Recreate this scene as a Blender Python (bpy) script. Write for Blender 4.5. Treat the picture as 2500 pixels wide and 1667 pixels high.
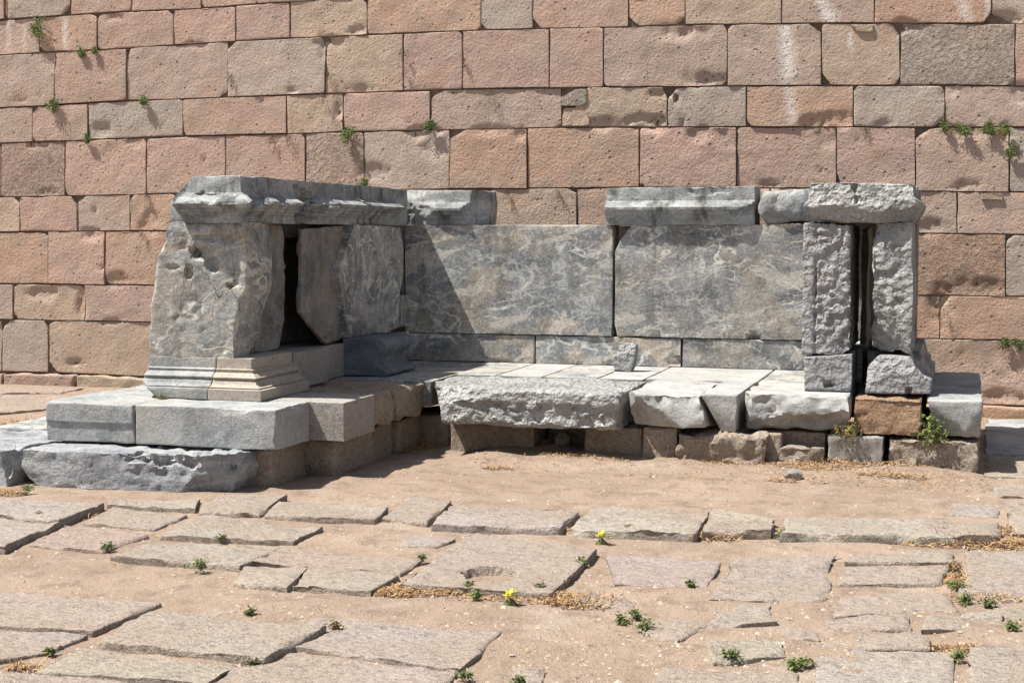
import bpy, math, random
import numpy as np
from mathutils import Matrix, Vector

# ------------------------------------------------------------------ camera, world, sun, exposure
for o in list(bpy.data.objects): bpy.data.objects.remove(o)
SC = bpy.context.scene
COL = SC.collection
FPX, W0, H0, EYE = 3577.0, 2500.0, 1667.0, 1.6
PITCH = math.radians(4.1494); YAW = math.radians(16.9326)
FWD = np.array([-math.sin(YAW)*math.cos(PITCH), math.cos(YAW)*math.cos(PITCH), -math.sin(PITCH)])
RGT = np.array([math.cos(YAW), math.sin(YAW), 0.0]); UPV = np.cross(RGT, FWD)
cam = bpy.data.cameras.new('camera'); camo = bpy.data.objects.new('camera', cam); COL.objects.link(camo)
cam.sensor_width = 36; cam.lens = 36*FPX/W0; cam.clip_end = 2000; cam.clip_start = .1
M = Matrix.Identity(4)
for i in range(3):
    M[i][0] = RGT[i]; M[i][1] = UPV[i]; M[i][2] = -FWD[i]
M[2][3] = EYE
camo.matrix_world = M
SC.camera = camo

SUN = Vector((1.0, 0.44, -2.03)).normalized()          # direction the light travels
wd = bpy.data.worlds.new('World'); SC.world = wd; wd.use_nodes = True
wn = wd.node_tree.nodes; wl = wd.node_tree.links
sky = wn.new('ShaderNodeTexSky'); sky.sky_type = 'NISHITA'; sky.sun_disc = False
sky.sun_elevation = math.asin(-SUN.z)
sky.sun_rotation = math.atan2(-SUN.x, -SUN.y)
sky.altitude = 100; sky.air_density = 1.0; sky.dust_density = 1.5; sky.ozone_density = 1.0
hs = wn.new('ShaderNodeHueSaturation'); hs.inputs['Saturation'].default_value = .62; wl.new(sky.outputs[0], hs.inputs['Color'])
wl.new(hs.outputs[0], wn['Background'].inputs[0]); wn['Background'].inputs[1].default_value = 0.07
sl = bpy.data.lights.new('sun', 'SUN'); sl.energy = 5.0; sl.angle = math.radians(.55); sl.color = (1, .955, .88)
so = bpy.data.objects.new('sun', sl); COL.objects.link(so)
so.rotation_euler = SUN.to_track_quat('-Z', 'Y').to_euler(); so.location = (-6, -3, 12)
SC.view_settings.view_transform = 'Standard'; SC.view_settings.look = 'None'
SC.view_settings.exposure = 0.98; SC.view_settings.gamma = 1

# ------------------------------------------------------------------ where a measured image point lies on a plane of the place
def ray(p): return FWD + RGT*(p[0]-W0/2)/FPX - UPV*(p[1]-H0/2)/FPX
def on_z(p, z): d = ray(p); t = (z-EYE)/d[2]; return np.array([d[0]*t, d[1]*t, z])
def on_y(p, y): d = ray(p); t = y/d[1]; return np.array([d[0]*t, y, EYE+d[2]*t])
def reg(ox, oy, s): return lambda x, y: (ox+x/s, oy+y/s)
z1 = reg(0, 0, 2.61333); z2 = reg(800, 0, 2.61333); z3 = reg(1600, 0, 2.61333); z4 = reg(0, 500, 2.61333)
rA = reg(900, 600, 2.85125); rB = reg(1700, 420, 2.70375); rC = reg(1700, 850, 2.94)
r5 = reg(300, 400, 2.61375); r9 = reg(0, 800, 2.61333)
g1 = reg(0, 1150, 2.767); g2 = reg(800, 1150, 2.767); g3 = reg(1650, 1150, 2.767)

# ------------------------------------------------------------------ numpy noise
def _h(i, j, k, s):
    n = (i.astype(np.int64)*73856093) ^ (j.astype(np.int64)*19349663) ^ (k.astype(np.int64)*83492791) ^ (s*2654435)
    n = (n ^ (n >> 13)) * 1274126177 & 0x7fffffff
    n = (n ^ (n >> 15)) * 668265263 & 0x7fffffff
    return ((n ^ (n >> 12)) & 0xffff)/32767.5-1
def vn(p, s=0):
    f = np.floor(p); t = p-f; t = t*t*t*(t*(t*6-15)+10); f = f.astype(np.int64)
    r = 0
    for a in (0, 1):
        wa = t[:, 0] if a else 1-t[:, 0]
        for b in (0, 1):
            wb = t[:, 1] if b else 1-t[:, 1]
            for c in (0, 1):
                wc = t[:, 2] if c else 1-t[:, 2]
                r = r + wa*wb*wc*_h(f[:, 0]+a, f[:, 1]+b, f[:, 2]+c, s)
    return r
def fbm(p, s=0, o=3):
    r = 0; a = 1.; q = p
    for k in range(o):
        r = r + a*vn(q, s+k*17); a *= .5; q = q*2.07+3.1
    return r
def ridged(p, s=0, o=3):
    r = 0; a = 1.; q = p
    for k in range(o):
        r = r + a*(1-2*np.abs(vn(q, s+k*17))); a *= .5; q = q*2.1+1.7
    return r

# ------------------------------------------------------------------ mesh + tagging helpers
def link_mesh(name, V, F, mats, parent=None, smooth=True, sharp=None, mi=None, origin=None):
    me = bpy.data.meshes.new(name)
    V = np.asarray(V, dtype=np.float64)
    if origin is not None: V = V-np.asarray(origin)
    F = list(F)
    me.from_pydata(V.tolist(), [], [list(map(int, f)) for f in F])
    for m in (mats if isinstance(mats, (list, tuple)) else [mats]): me.materials.append(m)
    if mi is not None: me.polygons.foreach_set('material_index', np.asarray(mi, dtype=np.int32))
    me.polygons.foreach_set('use_smooth', np.full(len(me.polygons), smooth))
    if smooth and sharp: me.set_sharp_from_angle(angle=math.radians(sharp))
    me.update()
    o = bpy.data.objects.new(name, me); COL.objects.link(o)
    if parent: o.parent = parent
    if origin is not None: o.location = origin
    return o
def tag(o, label=None, cat=None, group=None, kind=None):
    if label: o['label'] = label
    if cat: o['category'] = cat
    if group: o['group'] = group
    if kind: o['kind'] = kind
    return o
def empty(name, loc=(0, 0, 0)):
    o = bpy.data.objects.new(name, None); COL.objects.link(o); o.location = loc; o.empty_display_size = .2
    return o

# ------------------------------------------------------------------ the stone builder
def poly_at(P, t):
    P = np.asarray(P, float)
    if len(P) == 2: return P[0]+(P[1]-P[0])*t[:, None]
    L = np.r_[0, np.cumsum(np.linalg.norm(np.diff(P, axis=0), axis=1))]; L /= L[-1]
    return np.stack([np.interp(t, L, P[:, i]) for i in (0, 1)], 1)
def coons(sides, u, v):
    b, r, t, l = sides                                       # b,t left->right ; l,r bottom->top
    uc = np.clip(u, 0, 1); vc = np.clip(v, 0, 1)
    B = poly_at(b, uc); T = poly_at(t, uc); Lf = poly_at(l, vc); R = poly_at(r, vc)
    u = uc[:, None]; v = vc[:, None]
    b = np.asarray(b, float); t = np.asarray(t, float)
    return (1-v)*B+v*T+(1-u)*Lf+u*R-((1-u)*(1-v)*b[0]+u*(1-v)*b[-1]+(1-u)*v*t[0]+u*v*t[-1])
def quad(c): return ([c[0], c[1]], [c[1], c[2]], [c[3], c[2]], [c[0], c[3]])
def axis(L, res, r, extra=()):
    r = min(r, L*.3)
    a = {0., r*.45, r, 2*r, L-2*r, L-r, L-r*.45, L}
    a = sorted(x for x in a if 0 <= x <= L)
    n = max(1, int(round((L-4*r)/res)))
    a += [2*r+(L-4*r)*i/n for i in range(1, n)] if L > 4*r else []
    a += [e for e in extra if 0 < e < L]
    a = sorted(a); o = [a[0]]
    for x in a[1:]:
        if x-o[-1] > r*.2 or x == L: o.append(x)
    return np.array(o)
_seed = [0]
def stone(name, mat, box=None, out=None, plane='xz', at0=0., depth=.3, res=.03, dres=None, r=.012, rv=1.0, amp=.004, fr=6.,
          warp=0., cuts=(), dents=(), prof=None, proR=None, proL=None, parent=None, skip_back=False, color=None,
          label=None, hole=None, rough=None, sharp=30, zx=()):
    """rounded, worn block. plane xz: outline seen from the front, depth towards +Y; yz: seen from +X, depth towards -X;
    xy: seen from above, depth downwards.  box = x0,x1,y0,y1,z0,z1"""
    _seed[0] += 1; sd = _seed[0]
    if box is not None:
        x0, x1, y0, y1, zz0, zz1 = box
        out = quad([(x0, zz0), (x1, zz0), (x1, zz1), (x0, zz1)]); at0 = y0; depth = y1-y0; plane = 'xz'
    if len(out) == 4 and not hasattr(out[0][0], '__len__'): out = quad(out)
    P = [np.asarray(s, float) for s in out]
    ln = lambda q: np.linalg.norm(np.diff(q, axis=0), axis=1).sum()
    Wd = (ln(P[0])+ln(P[2]))/2; Ht = (ln(P[1])+ln(P[3]))/2; D = depth
    U = axis(Wd, res, r); V = axis(Ht, res, r, zx); T = axis(D, dres or res*1.6, r)
    if skip_back: T = T[T < D-2*r-1e-9] if (T < D-2*r-1e-9).sum() > 3 else T
    nu, nt, nv = len(U)-1, len(T)-1, len(V)-1
    idx = lambda i, j, k: (i*(nt+1)+j)*(nv+1)+k
    Fs = []
    def face(I, J, K, order):
        a, b, c, d = order
        q = np.stack([idx(I+a[0], J+a[1], K+a[2]), idx(I+b[0], J+b[1], K+b[2]), idx(I+c[0], J+c[1], K+c[2]), idx(I+d[0], J+d[1], K+d[2])], -1)
        Fs.append(q.reshape(-1, 4))
    i, k = np.meshgrid(np.arange(nu), np.arange(nv), indexing='ij')
    face(i, 0*i, k, ((0, 0, 0), (1, 0, 0), (1, 0, 1), (0, 0, 1)))
    if not skip_back: face(i, 0*i+nt, k, ((0, 0, 0), (0, 0, 1), (1, 0, 1), (1, 0, 0)))
    i, j = np.meshgrid(np.arange(nu), np.arange(nt), indexing='ij')
    face(i, j, 0*i, ((0, 0, 0), (0, 1, 0), (1, 1, 0), (1, 0, 0)))
    face(i, j, 0*i+nv, ((0, 0, 0), (1, 0, 0), (1, 1, 0), (0, 1, 0)))
    j, k = np.meshgrid(np.arange(nt), np.arange(nv), indexing='ij')
    face(0*j, j, k, ((0, 0, 0), (0, 0, 1), (0, 1, 1), (0, 1, 0)))
    face(0*j+nu, j, k, ((0, 0, 0), (0, 1, 0), (0, 1, 1), (0, 0, 1)))
    F = np.concatenate(Fs); uq, inv = np.unique(F, return_inverse=True); F = inv.reshape(F.shape)
    kk = uq % (nv+1); jj = (uq//(nv+1)) % (nt+1); ii = uq//((nv+1)*(nt+1))
    p = np.stack([U[ii], T[jj], V[kk]], 1)
    off = np.array([sd*3.7, sd*1.3, sd*5.1])
    L = np.array([Wd, D*(3 if skip_back else 1), Ht])
    rr = r*(1+rv*np.clip(.8*fbm(p*5+off, sd, 2)+.5*vn(p*17+off, sd+5), -.85, 3)) if rv else np.full(len(p), r)
    rr = np.minimum(rr, L.min()*.45)[:, None]
    q = np.clip(p, rr, L-rr); d = p-q; n = d/np.maximum(np.linalg.norm(d, axis=1), 1e-9)[:, None]
    if skip_back: pass
    p = q+n*rr
    nz = fbm(p*fr+off, sd+3, 3)
    p = p+n*(amp*(nz-.4))[:, None]
    if rough:                                                  # (amplitude, frequency, mode)
        for ra, rf, *mk in rough:
            a_ = ra*np.clip(ridged(p*rf+off, sd+9, 3)+.3, 0, 2)
            if mk: a_ = a_*mk[0](p[:, 0]/Wd, p[:, 2]/Ht)
            p = p-n*a_[:, None]
    if warp: p = p+warp*np.stack([fbm(p*2.3+off, sd+31, 2), 0*nz, fbm(p*2.3+off, sd+47, 2)], 1)
    u = p[:, 0]/Wd; v = p[:, 2]/Ht; dd = p[:, 1]
    c = coons(P, u, v)
    # keep what lies outside the unit square (bulges)
    if prof is not None:
        ph = np.interp(v*Ht, [a for a, b in prof], [b for a, b in prof]); dd = dd-(1-np.clip(dd/D, 0, 1))*ph
    if proR is not None:
        ph = np.interp(v*Ht, [a for a, b in proR], [b for a, b in proR]); c[:, 0] += np.clip(u, 0, 1)*ph
    if proL is not None:
        ph = np.interp(v*Ht, [a for a, b in proL], [b for a, b in proL]); c[:, 0] -= np.clip(1-u, 0, 1)*ph
    if plane == 'xz': w = np.stack([c[:, 0], at0+dd, c[:, 1]], 1)
    elif plane == 'yz': w = np.stack([at0-dd, c[:, 0], c[:, 1]], 1)
    else: w = np.stack([c[:, 0], c[:, 1], at0-dd], 1)
    for cu in cuts:
        p0, nn = np.asarray(cu[0], float), np.asarray(cu[1], float); nn = nn/np.linalg.norm(nn)
        rg = cu[2] if len(cu) > 2 else .008
        ds = (w-p0)@nn+rg*fbm(w*9+off, sd+71, 4)
        w = w-nn*np.maximum(ds, 0)[:, None]
    for cc, ra, di, dp in dents:
        e = (w-np.asarray(cc))/np.asarray(ra); e2 = (e*e).sum(1)+.5*fbm(w*12+off, sd+5, 4)
        fl = np.clip(1-e2, 0, 1)**.45
        w = w+np.asarray(di)*(dp*fl*(1+.35*fbm(w*22, sd, 2)))[:, None]
    if hole is not None: w = hole(w)
    org = w[:, :].mean(0) if parent is None else None
    if org is not None: org[2] = w[:, 2].min()
    o = link_mesh(name, w, F, mat, parent, sharp=sharp, origin=org)
    if color: o.color = (*color, 1)
    if label: o['label'] = label
    return o

# ------------------------------------------------------------------ materials
def node_mat(name):
    m = bpy.data.materials.new(name); m.use_nodes = True; nt = m.node_tree
    b = nt.nodes['Principled BSDF']; b.inputs['Roughness'].default_value = .92; b.inputs['Specular IOR Level'].default_value = .25
    def N(t, **kw):
        n = nt.nodes.new('ShaderNode'+t)
        for k, v in kw.items():
            if k.startswith('i_'):
                key = k[2:]; key = int(key) if key.isdigit() else key.replace('_', ' ')
                if hasattr(v, 'is_output'): nt.links.new(v, n.inputs[key])
                else: n.inputs[key].default_value = v
            else: setattr(n, k, v)
        return n
    def noise(vec, sc, det=4, rg=.55, dist=0): return N('TexNoise', i_Vector=vec, i_Scale=sc, i_Detail=det, i_Roughness=rg, i_Distortion=dist).outputs[0]
    def ramp(f, a, b_): 
        n = N('MapRange', i_0=f, i_1=a, i_2=b_); n.clamp = True; return n.outputs[0]
    def mix(f, a, c, mode='MIX'):
        n = N('Mix', data_type='RGBA', blend_type=mode); n.clamp_factor = True
        for s, v in ((0, f), (6, a), (7, c)):
            if hasattr(v, 'is_output'): nt.links.new(v, n.inputs[s])
            elif s == 0: n.inputs[0].default_value = v
            else: n.inputs[s].default_value = (*v, 1)
        return n.outputs[2]
    def math_(op, a, c=0.):
        n = N('Math', operation=op)
        for s, v in ((0, a), (1, c)):
            if hasattr(v, 'is_output'): nt.links.new(v, n.inputs[s])
            else: n.inputs[s].default_value = v
        return n.outputs[0]
    oi = N('ObjectInfo'); geo = N('NewGeometry')
    rv = math_('MULTIPLY', oi.outputs['Random'], 37.)
    vec = N('VectorMath', operation='ADD', i_0=geo.outputs['Position'], i_1=rv).outputs[0]
    class G: pass
    g = G(); g.nt = nt; g.N = N; g.noise = noise; g.ramp = ramp; g.mix = mix; g.math = math_; g.vec = vec; g.pos = geo.outputs['Position']; g.col = oi.outputs['Color']; g.b = b; g.m = m; g.rand = oi.outputs['Random']
    def finish(color, height, strength, dist):
        nt.links.new(color, b.inputs['Base Color'])
        bp = N('Bump', i_Height=height, i_Strength=strength, i_Distance=dist); nt.links.new(bp.outputs[0], b.inputs['Normal'])
        return m
    g.finish = finish
    return g

def mat_ashlar(name, streak=None, pit=1.0):
    g = node_mat(name); v = g.vec
    c = g.col
    n1 = g.noise(v, 2.2, 5); n2 = g.noise(v, 5.5, 6, .6); n3 = g.noise(v, 34, 4, .65); n4 = g.noise(v, 110, 3, .7)
    c = g.mix(g.math('MULTIPLY', g.ramp(n1, .42, .68), .7), c, (.39, .30, .235))
    c = g.mix(g.math('MULTIPLY', g.ramp(n2, .50, .70), .5), c, (.28, .235, .20))
    n5 = g.noise(g.N('VectorMath', operation='ADD', i_0=v, i_1=(9, 4, 7)).outputs[0], 3.1, 4)
    c = g.mix(g.math('MULTIPLY', g.ramp(n5, .56, .75), .55), c, (.42, .27, .18))
    c = g.mix(g.math('MULTIPLY', g.ramp(n4, .35, .30), .55), c, (.17, .13, .11))
    c = g.mix(g.math('MULTIPLY', g.ramp(n4, .60, .68), .4), c, (.52, .44, .37))
    c = g.mix(g.math('MULTIPLY', g.ramp(n3, .38, .30), .35), c, (.16, .125, .10))
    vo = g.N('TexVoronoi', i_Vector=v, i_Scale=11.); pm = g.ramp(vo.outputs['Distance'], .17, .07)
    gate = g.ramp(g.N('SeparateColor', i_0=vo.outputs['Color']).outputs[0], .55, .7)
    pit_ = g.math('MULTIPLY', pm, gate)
    c = g.mix(g.math('MULTIPLY', pit_, .55), c, (.10, .075, .06))  # shade inside the pits painted into the colour, along with their dirt
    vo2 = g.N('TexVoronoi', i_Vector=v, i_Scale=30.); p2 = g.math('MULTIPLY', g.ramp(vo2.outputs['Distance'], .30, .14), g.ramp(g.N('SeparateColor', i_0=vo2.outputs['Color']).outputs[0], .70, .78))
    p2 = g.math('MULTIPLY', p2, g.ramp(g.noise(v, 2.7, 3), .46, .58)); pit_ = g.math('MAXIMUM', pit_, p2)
    c = g.mix(g.math('MULTIPLY', p2, .5), c, (.12, .09, .07))  # smaller pits, their inner shade painted dark too
    if streak:
        sep = g.N('SeparateXYZ', i_0=g.pos)
        wob = g.math('MULTIPLY', g.math('SUBTRACT', g.noise(g.pos, 4, 4), .5), .12)
        gr = g.noise(g.pos, 55, 3, .7)
        for (xa, za, xb, zb, w, s) in streak:
            # line from (xa,za) top to (xb,zb) bottom
            t = g.N('MapRange', i_0=sep.outputs[2], i_1=za, i_2=zb, i_3=0., i_4=1.); t.clamp = False
            xc = g.math('ADD', g.math('MULTIPLY', t.outputs[0], xb-xa), xa)
            dx = g.math('ABSOLUTE', g.math('SUBTRACT', g.math('ADD', sep.outputs[0], wob), xc))
            m1 = g.ramp(dx, w, w*.15)
            m2 = g.math('MULTIPLY', g.ramp(t.outputs[0], -.06, .04), g.ramp(t.outputs[0], 1.05, .75))
            mm = g.math('MULTIPLY', g.math('MULTIPLY', m1, m2), g.math('MULTIPLY', g.ramp(gr, .32, .54), s))
            c = g.mix(mm, c, (.76, .74, .71))
    h = g.math('ADD', g.math('MULTIPLY', n3, .7), g.math('MULTIPLY', n4, .35))
    h = g.math('ADD', h, g.math('MULTIPLY', n2, .9))
    h = g.math('SUBTRACT', h, g.math('MULTIPLY', pit_, .8*pit))
    if pit > 1:
        h = g.math('ADD', h, g.math('MULTIPLY', g.ramp(g.noise(v, 24, 5, .65), .30, .56), .9))
    return g.finish(c, h, 1.0, .026)

def mat_marble(name, dark, light, vein=(.50, .50, .48), tan=(.40, .33, .25), tanamt=.35, veinamt=.6, vs=3.0, stain=.3, bump=.5, pits=.3, dirt=(.07, .072, .065), dist=.014, aniso=False, crack=0.):
    cool = lambda c: (c[0]*.955, c[1]*.985, c[2]*1.04)
    dark, light, vein, tan = cool(dark), cool(light), cool(vein), cool(tan)
    g = node_mat(name)
    v = g.N('Mapping', i_Vector=g.vec, i_Rotation=(0, .65 if not aniso else .5, .2), i_Scale=(.75, 1., 1.25) if not aniso else (.5, 1., 2.2)).outputs[0]
    wv = g.N('TexNoise', i_Vector=v, i_Scale=2.1, i_Detail=5.)
    vv = g.N('VectorMath', operation='ADD', i_0=v, i_1=g.N('VectorMath', operation='SCALE', i_0=wv.outputs['Color'], i_Scale=.5).outputs[0]).outputs[0]
    n1 = g.noise(v, 3.2, 8, .66, .5); n2 = g.noise(vv, 8, 7, .66); n3 = g.noise(g.vec, 42, 4, .7); n4 = g.noise(g.vec, 130, 2, .7)
    c = g.mix(g.ramp(n1, .40, .60), dark, light)
    c = g.mix(g.math('MULTIPLY', g.ramp(g.noise(v, 1.9, 8, .65, .6), .46, .64), tanamt), c, tan)
    def contour(sc, w, off, lo, hi):
        q = g.N('VectorMath', operation='ADD', i_0=vv, i_1=(off, off*.7, off*.3)).outputs[0]
        d = g.math('ABSOLUTE', g.math('SUBTRACT', g.noise(q, sc, 2.5, .5, .8), .5))
        return g.math('MULTIPLY', g.ramp(d, w, w*.15), g.ramp(g.noise(q, sc*.9, 5, .6), lo, hi))
    vm = g.math('MAXIMUM', contour(vs*1.0, .022, 5., .44, .54), contour(vs*2.1, .034, 11., .46, .56))
    vm = g.math('MULTIPLY', vm, g.math('ADD', g.math('MULTIPLY', g.ramp(g.noise(v, 1.3, 3), .44, .56), .6), .4))
    c = g.mix(g.math('MULTIPLY', vm, veinamt*.95), c, vein)
    bl = g.ramp(g.noise(g.N('Mapping', i_Vector=vv, i_Scale=(.7, 1, 2.2)).outputs[0], vs*1.9, 3, .5, .4), .59, .63)
    c = g.mix(g.math('MULTIPLY', bl, veinamt*.6), c, tuple((x+y)/2 for x, y in zip(vein, tan)))
    c = g.mix(g.math('MULTIPLY', g.ramp(n3, .54, .68), .30*veinamt+.18), c, vein)
    c = g.mix(g.math('MULTIPLY', g.ramp(n3, .46, .34), .45), c, tuple(x*.55 for x in dark))
    st = g.noise(g.N('Mapping', i_Vector=g.vec, i_Scale=(5, 5, 1.3)).outputs[0], 1.3, 8, .68)
    c = g.mix(g.math('MULTIPLY', g.ramp(st, .52, .66), stain), c, dirt)
    c = g.mix(g.math('MULTIPLY', g.ramp(n4, .42, .32), .45), c, dirt)
    c = g.mix(g.math('MULTIPLY', g.ramp(n2, .38, .27), .6), c, dirt)
    h = g.math('ADD', g.math('MULTIPLY', n3, .6), g.math('ADD', g.math('MULTIPLY', n2, .9*bump), g.math('MULTIPLY', n4, .3)))
    if crack:
        wc = g.N('TexNoise', i_Vector=g.vec, i_Scale=5., i_Detail=6.)
        cv = g.N('VectorMath', operation='ADD', i_0=g.vec, i_1=g.N('VectorMath', operation='SCALE', i_0=wc.outputs['Color'], i_Scale=.22).outputs[0]).outputs[0]
        cv = g.N('Mapping', i_Vector=cv, i_Rotation=(0, .55, 0), i_Scale=(2.6, 1., 1.)).outputs[0]
        ce = g.N('TexVoronoi', i_Vector=cv, i_Scale=1.7, feature='DISTANCE_TO_EDGE')
        cm = g.math('MULTIPLY', g.ramp(ce.outputs['Distance'], .014, .003), g.ramp(g.noise(g.vec, 3.2, 3), .47, .56))
        c = g.mix(g.math('MULTIPLY', cm, .6*crack), c, (.035, .032, .03)); h = g.math('SUBTRACT', h, g.math('MULTIPLY', cm, .6*crack))
    if pits > .5:
        vp = g.N('TexVoronoi', i_Vector=g.vec, i_Scale=24., feature='SMOOTH_F1'); h = g.math('ADD', h, g.math('MULTIPLY', vp.outputs['Distance'], 1.8*pits))
        vp = g.N('TexVoronoi', i_Vector=g.vec, i_Scale=55., feature='SMOOTH_F1'); h = g.math('ADD', h, g.math('MULTIPLY', vp.outputs['Distance'], .7*pits))
    return g.finish(c, h, min(1, .7*bump+.3), dist)

def mat_granular(name, base, tan, dark, hs=(1, 1, 1), bump=.8, dist=.02, light=(.5, .47, .42), usecol=False):
    g = node_mat(name); v = g.N('Mapping', i_Vector=g.vec, i_Scale=hs).outputs[0]
    n1 = g.noise(g.vec, 1.8, 5); n2 = g.noise(v, 14, 5, .65); n3 = g.noise(v, 48, 4, .7); n4 = g.noise(g.vec, 130, 2, .7)
    c = g.mix(g.ramp(n1, .38, .60), g.col if usecol else base, tan)
    c = g.mix(g.math('MULTIPLY', g.ramp(n2, .47, .36), .45), c, dark)
    c = g.mix(g.math('MULTIPLY', g.ramp(n3, .49, .36), .8), c, dark)
    c = g.mix(g.math('MULTIPLY', g.ramp(n3, .58, .70), .6), c, light)
    c = g.mix(g.math('MULTIPLY', g.ramp(n4, .46, .36), .6), c, dark)
    h = g.math('ADD', g.math('MULTIPLY', n2, .9), g.math('ADD', g.math('MULTIPLY', n3, .6), g.math('MULTIPLY', n4, .3)))
    return g.finish(c, h, bump, dist)

def mat_sand():
    g = node_mat('sandy_soil'); v = g.pos
    n1 = g.noise(v, .9, 6, .6); n2 = g.noise(v, 6, 6, .65); n3 = g.noise(v, 45, 4, .7); n4 = g.noise(v, 160, 2, .7)
    c = g.mix(g.ramp(n1, .38, .64), (.275, .202, .150), (.330, .248, .188))
    c = g.mix(g.math('MULTIPLY', g.ramp(n2, .50, .62), .8), c, (.215, .158, .118))
    c = g.mix(g.math('MULTIPLY', g.ramp(g.noise(v, 2.3, 8, .7), .54, .64), .6), c, (.36, .30, .24))
    c = g.mix(g.math('MULTIPLY', g.ramp(n3, .42, .30), .5), c, (.15, .10, .07))
    c = g.mix(g.math('MULTIPLY', g.ramp(n4, .62, .70), .5), c, (.46, .40, .33))
    c = g.mix(g.math('MULTIPLY', g.ramp(n4, .38, .30), .5), c, (.15, .10, .08))
    h = g.math('ADD', g.math('MULTIPLY', n2, .9), g.math('ADD', g.math('MULTIPLY', n3, .5), g.math('MULTIPLY', n4, .3)))
    return g.finish(c, h, 1., .03)

def mat_plain(name, a, b, sc=30, rough=.8, trans=False):
    g = node_mat(name); c = g.mix(g.ramp(g.noise(g.pos, sc, 3), .35, .65), a, b)
    g.b.inputs['Roughness'].default_value = rough
    g.nt.links.new(c, g.b.inputs['Base Color']); return g.m

M_core = mat_plain('joint_earth', (.10, .075, .055), (.16, .12, .09), 20)
M_veg = mat_plain('fresh_leaf', (.10, .14, .035), (.19, .23, .06), 60, .6)
M_vegd = mat_plain('dark_leaf', (.07, .10, .03), (.14, .165, .055), 60, .6)
M_dry = mat_plain('dry_stem', (.26, .17, .07), (.42, .30, .14), 60)
M_root = mat_plain('brown_root', (.07, .045, .03), (.15, .10, .06), 60)
M_straw = mat_plain('straw', (.44, .29, .15), (.27, .15, .075), 25)
M_yel = mat_plain('yellow_petal', (.55, .47, .03), (.42, .40, .05), 60, .6)
M_marS = mat_marble('grey_veined_marble', (.145, .152, .155), (.30, .295, .28), (.72, .69, .62), (.46, .37, .27), .85, 1.1, 1.9, .45, .35)
M_marT = mat_marble('mottled_dark_marble', (.13, .132, .132), (.315, .305, .285), (.66, .62, .54), (.42, .34, .25), .6, 1., 2.8, .6, .5)
M_marE = mat_marble('patinated_marble', (.155, .162, .162), (.33, .325, .30), (.60, .56, .48), (.37, .30, .215), .7, .9, 2.0, .35, .6, crack=1.)
M_marI = mat_marble('brown_stained_marble', (.125, .12, .112), (.25, .23, .205), (.38, .34, .29), (.25, .195, .145), .7, .5, 2.6, .5, .6)
M_marW = mat_marble('white_weathered_marble', (.29, .285, .27), (.40, .385, .355), (.46, .45, .42), (.36, .315, .25), .4, .35, 3.4, .35, .8, .3, (.13, .12, .10))
M_marR = mat_marble('rough_white_marble', (.27, .268, .255), (.42, .41, .385), (.50, .49, .46), (.37, .33, .27), .3, .3, 3.4, .3, 1.1, 1.0, (.11, .105, .095), .03)
M_marB = mat_marble('smooth_blue_grey_marble', (.225, .232, .23), (.355, .35, .33), (.46, .45, .41), (.36, .315, .25), .6, .5, 1.6, .4, .7)
M_marP = mat_marble('pitted_grey_marble', (.27, .265, .26), (.38, .37, .35), (.46, .45, .43), (.35, .31, .27), .35, .25, 3.0, .1, 1.1, 1.0, (.12, .12, .115), .028)
M_marC = mat_marble('lichened_coping_marble', (.17, .178, .178), (.37, .37, .35), (.50, .49, .46), (.27, .245, .20), .45, .5, 3.0, .95, 1.)
M_marV = mat_marble('swirled_blue_marble', (.19, .195, .205), (.37, .37, .355), (.46, .455, .43), (.30, .27, .24), .15, .7, 1.7, .18, .9, .3, (.08, .082, .085), .02, True, crack=.4)
M_marD = mat_marble('dark_blue_marble', (.10, .112, .13), (.16, .175, .19), (.26, .26, .25), (.13, .13, .13), .2, .5, 3, .2, .4)
M_plin = mat_granular('new_sandy_stone', (.37, .33, .28), (.35, .31, .26), (.23, .195, .16), bump=.35, dist=.008)
M_gran = mat_granular('grey_granular_stone', (.30, .28, .26), (.27, .245, .22), (.17, .155, .145), bump=.5, dist=.012)
M_found = mat_granular('brown_andesite', (.33, .255, .195), (.36, .30, .24), (.17, .13, .10), bump=1., dist=.03)
M_orange = mat_granular('orange_andesite', (.38, .245, .155), (.40, .29, .20), (.2, .12, .075), bump=1., dist=.04, light=(.45, .33, .22))
M_pave = mat_granular('paving_stone', (.27, .24, .205), (.33, .265, .215), (.155, .130, .110), (.75, 1.4, 1), 1., .028, (.48, .43, .375), True)
M_sand = mat_sand()

# ------------------------------------------------------------------ ground
GN = [0]
def gheight(x, y):
    p = np.stack([x, y, 0*x], 1)
    h = .011*fbm(p*1.1, 3, 3)+.007*fbm(p*5, 9, 4)-.007
    # earth banked against the seat foundation and washed bare in front of the paving
    bank = np.clip((y-9.55)/.4, 0, 1)*np.clip((x+3.5)/.3, 0, 1)*np.clip((.25-x)/.3, 0, 1)*np.clip((13-y), 0, 1)
    h = h+.050*bank*(1+.3*fbm(p*2.7, 21, 2))
    far = np.clip((np.hypot(x+2.5, y-8)-14)/40, 0, 1)
    return h*(1-far)-.02*far
def spaced(lo, hi, step, far):
    c = list(np.arange(lo, hi+1e-6, step)); s = step; a = hi
    up = []
    while a < far: s *= 1.35; a += s; up.append(a)
    s = step; a = lo; dn = []
    while a > -far: s *= 1.35; a -= s; dn.append(a)
    return np.array(dn[::-1]+c+up)
gx = spaced(-7.5, 1.5, .03, 400.); gy = spaced(4., 11., .03, 400.)
X, Y = np.meshgrid(gx, gy, indexing='ij'); hx = gheight(X.ravel(), Y.ravel())
V = np.stack([X.ravel(), Y.ravel(), hx], 1); ny = len(gy)
i, j = np.meshgrid(np.arange(len(gx)-1), np.arange(ny-1), indexing='ij')
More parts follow.
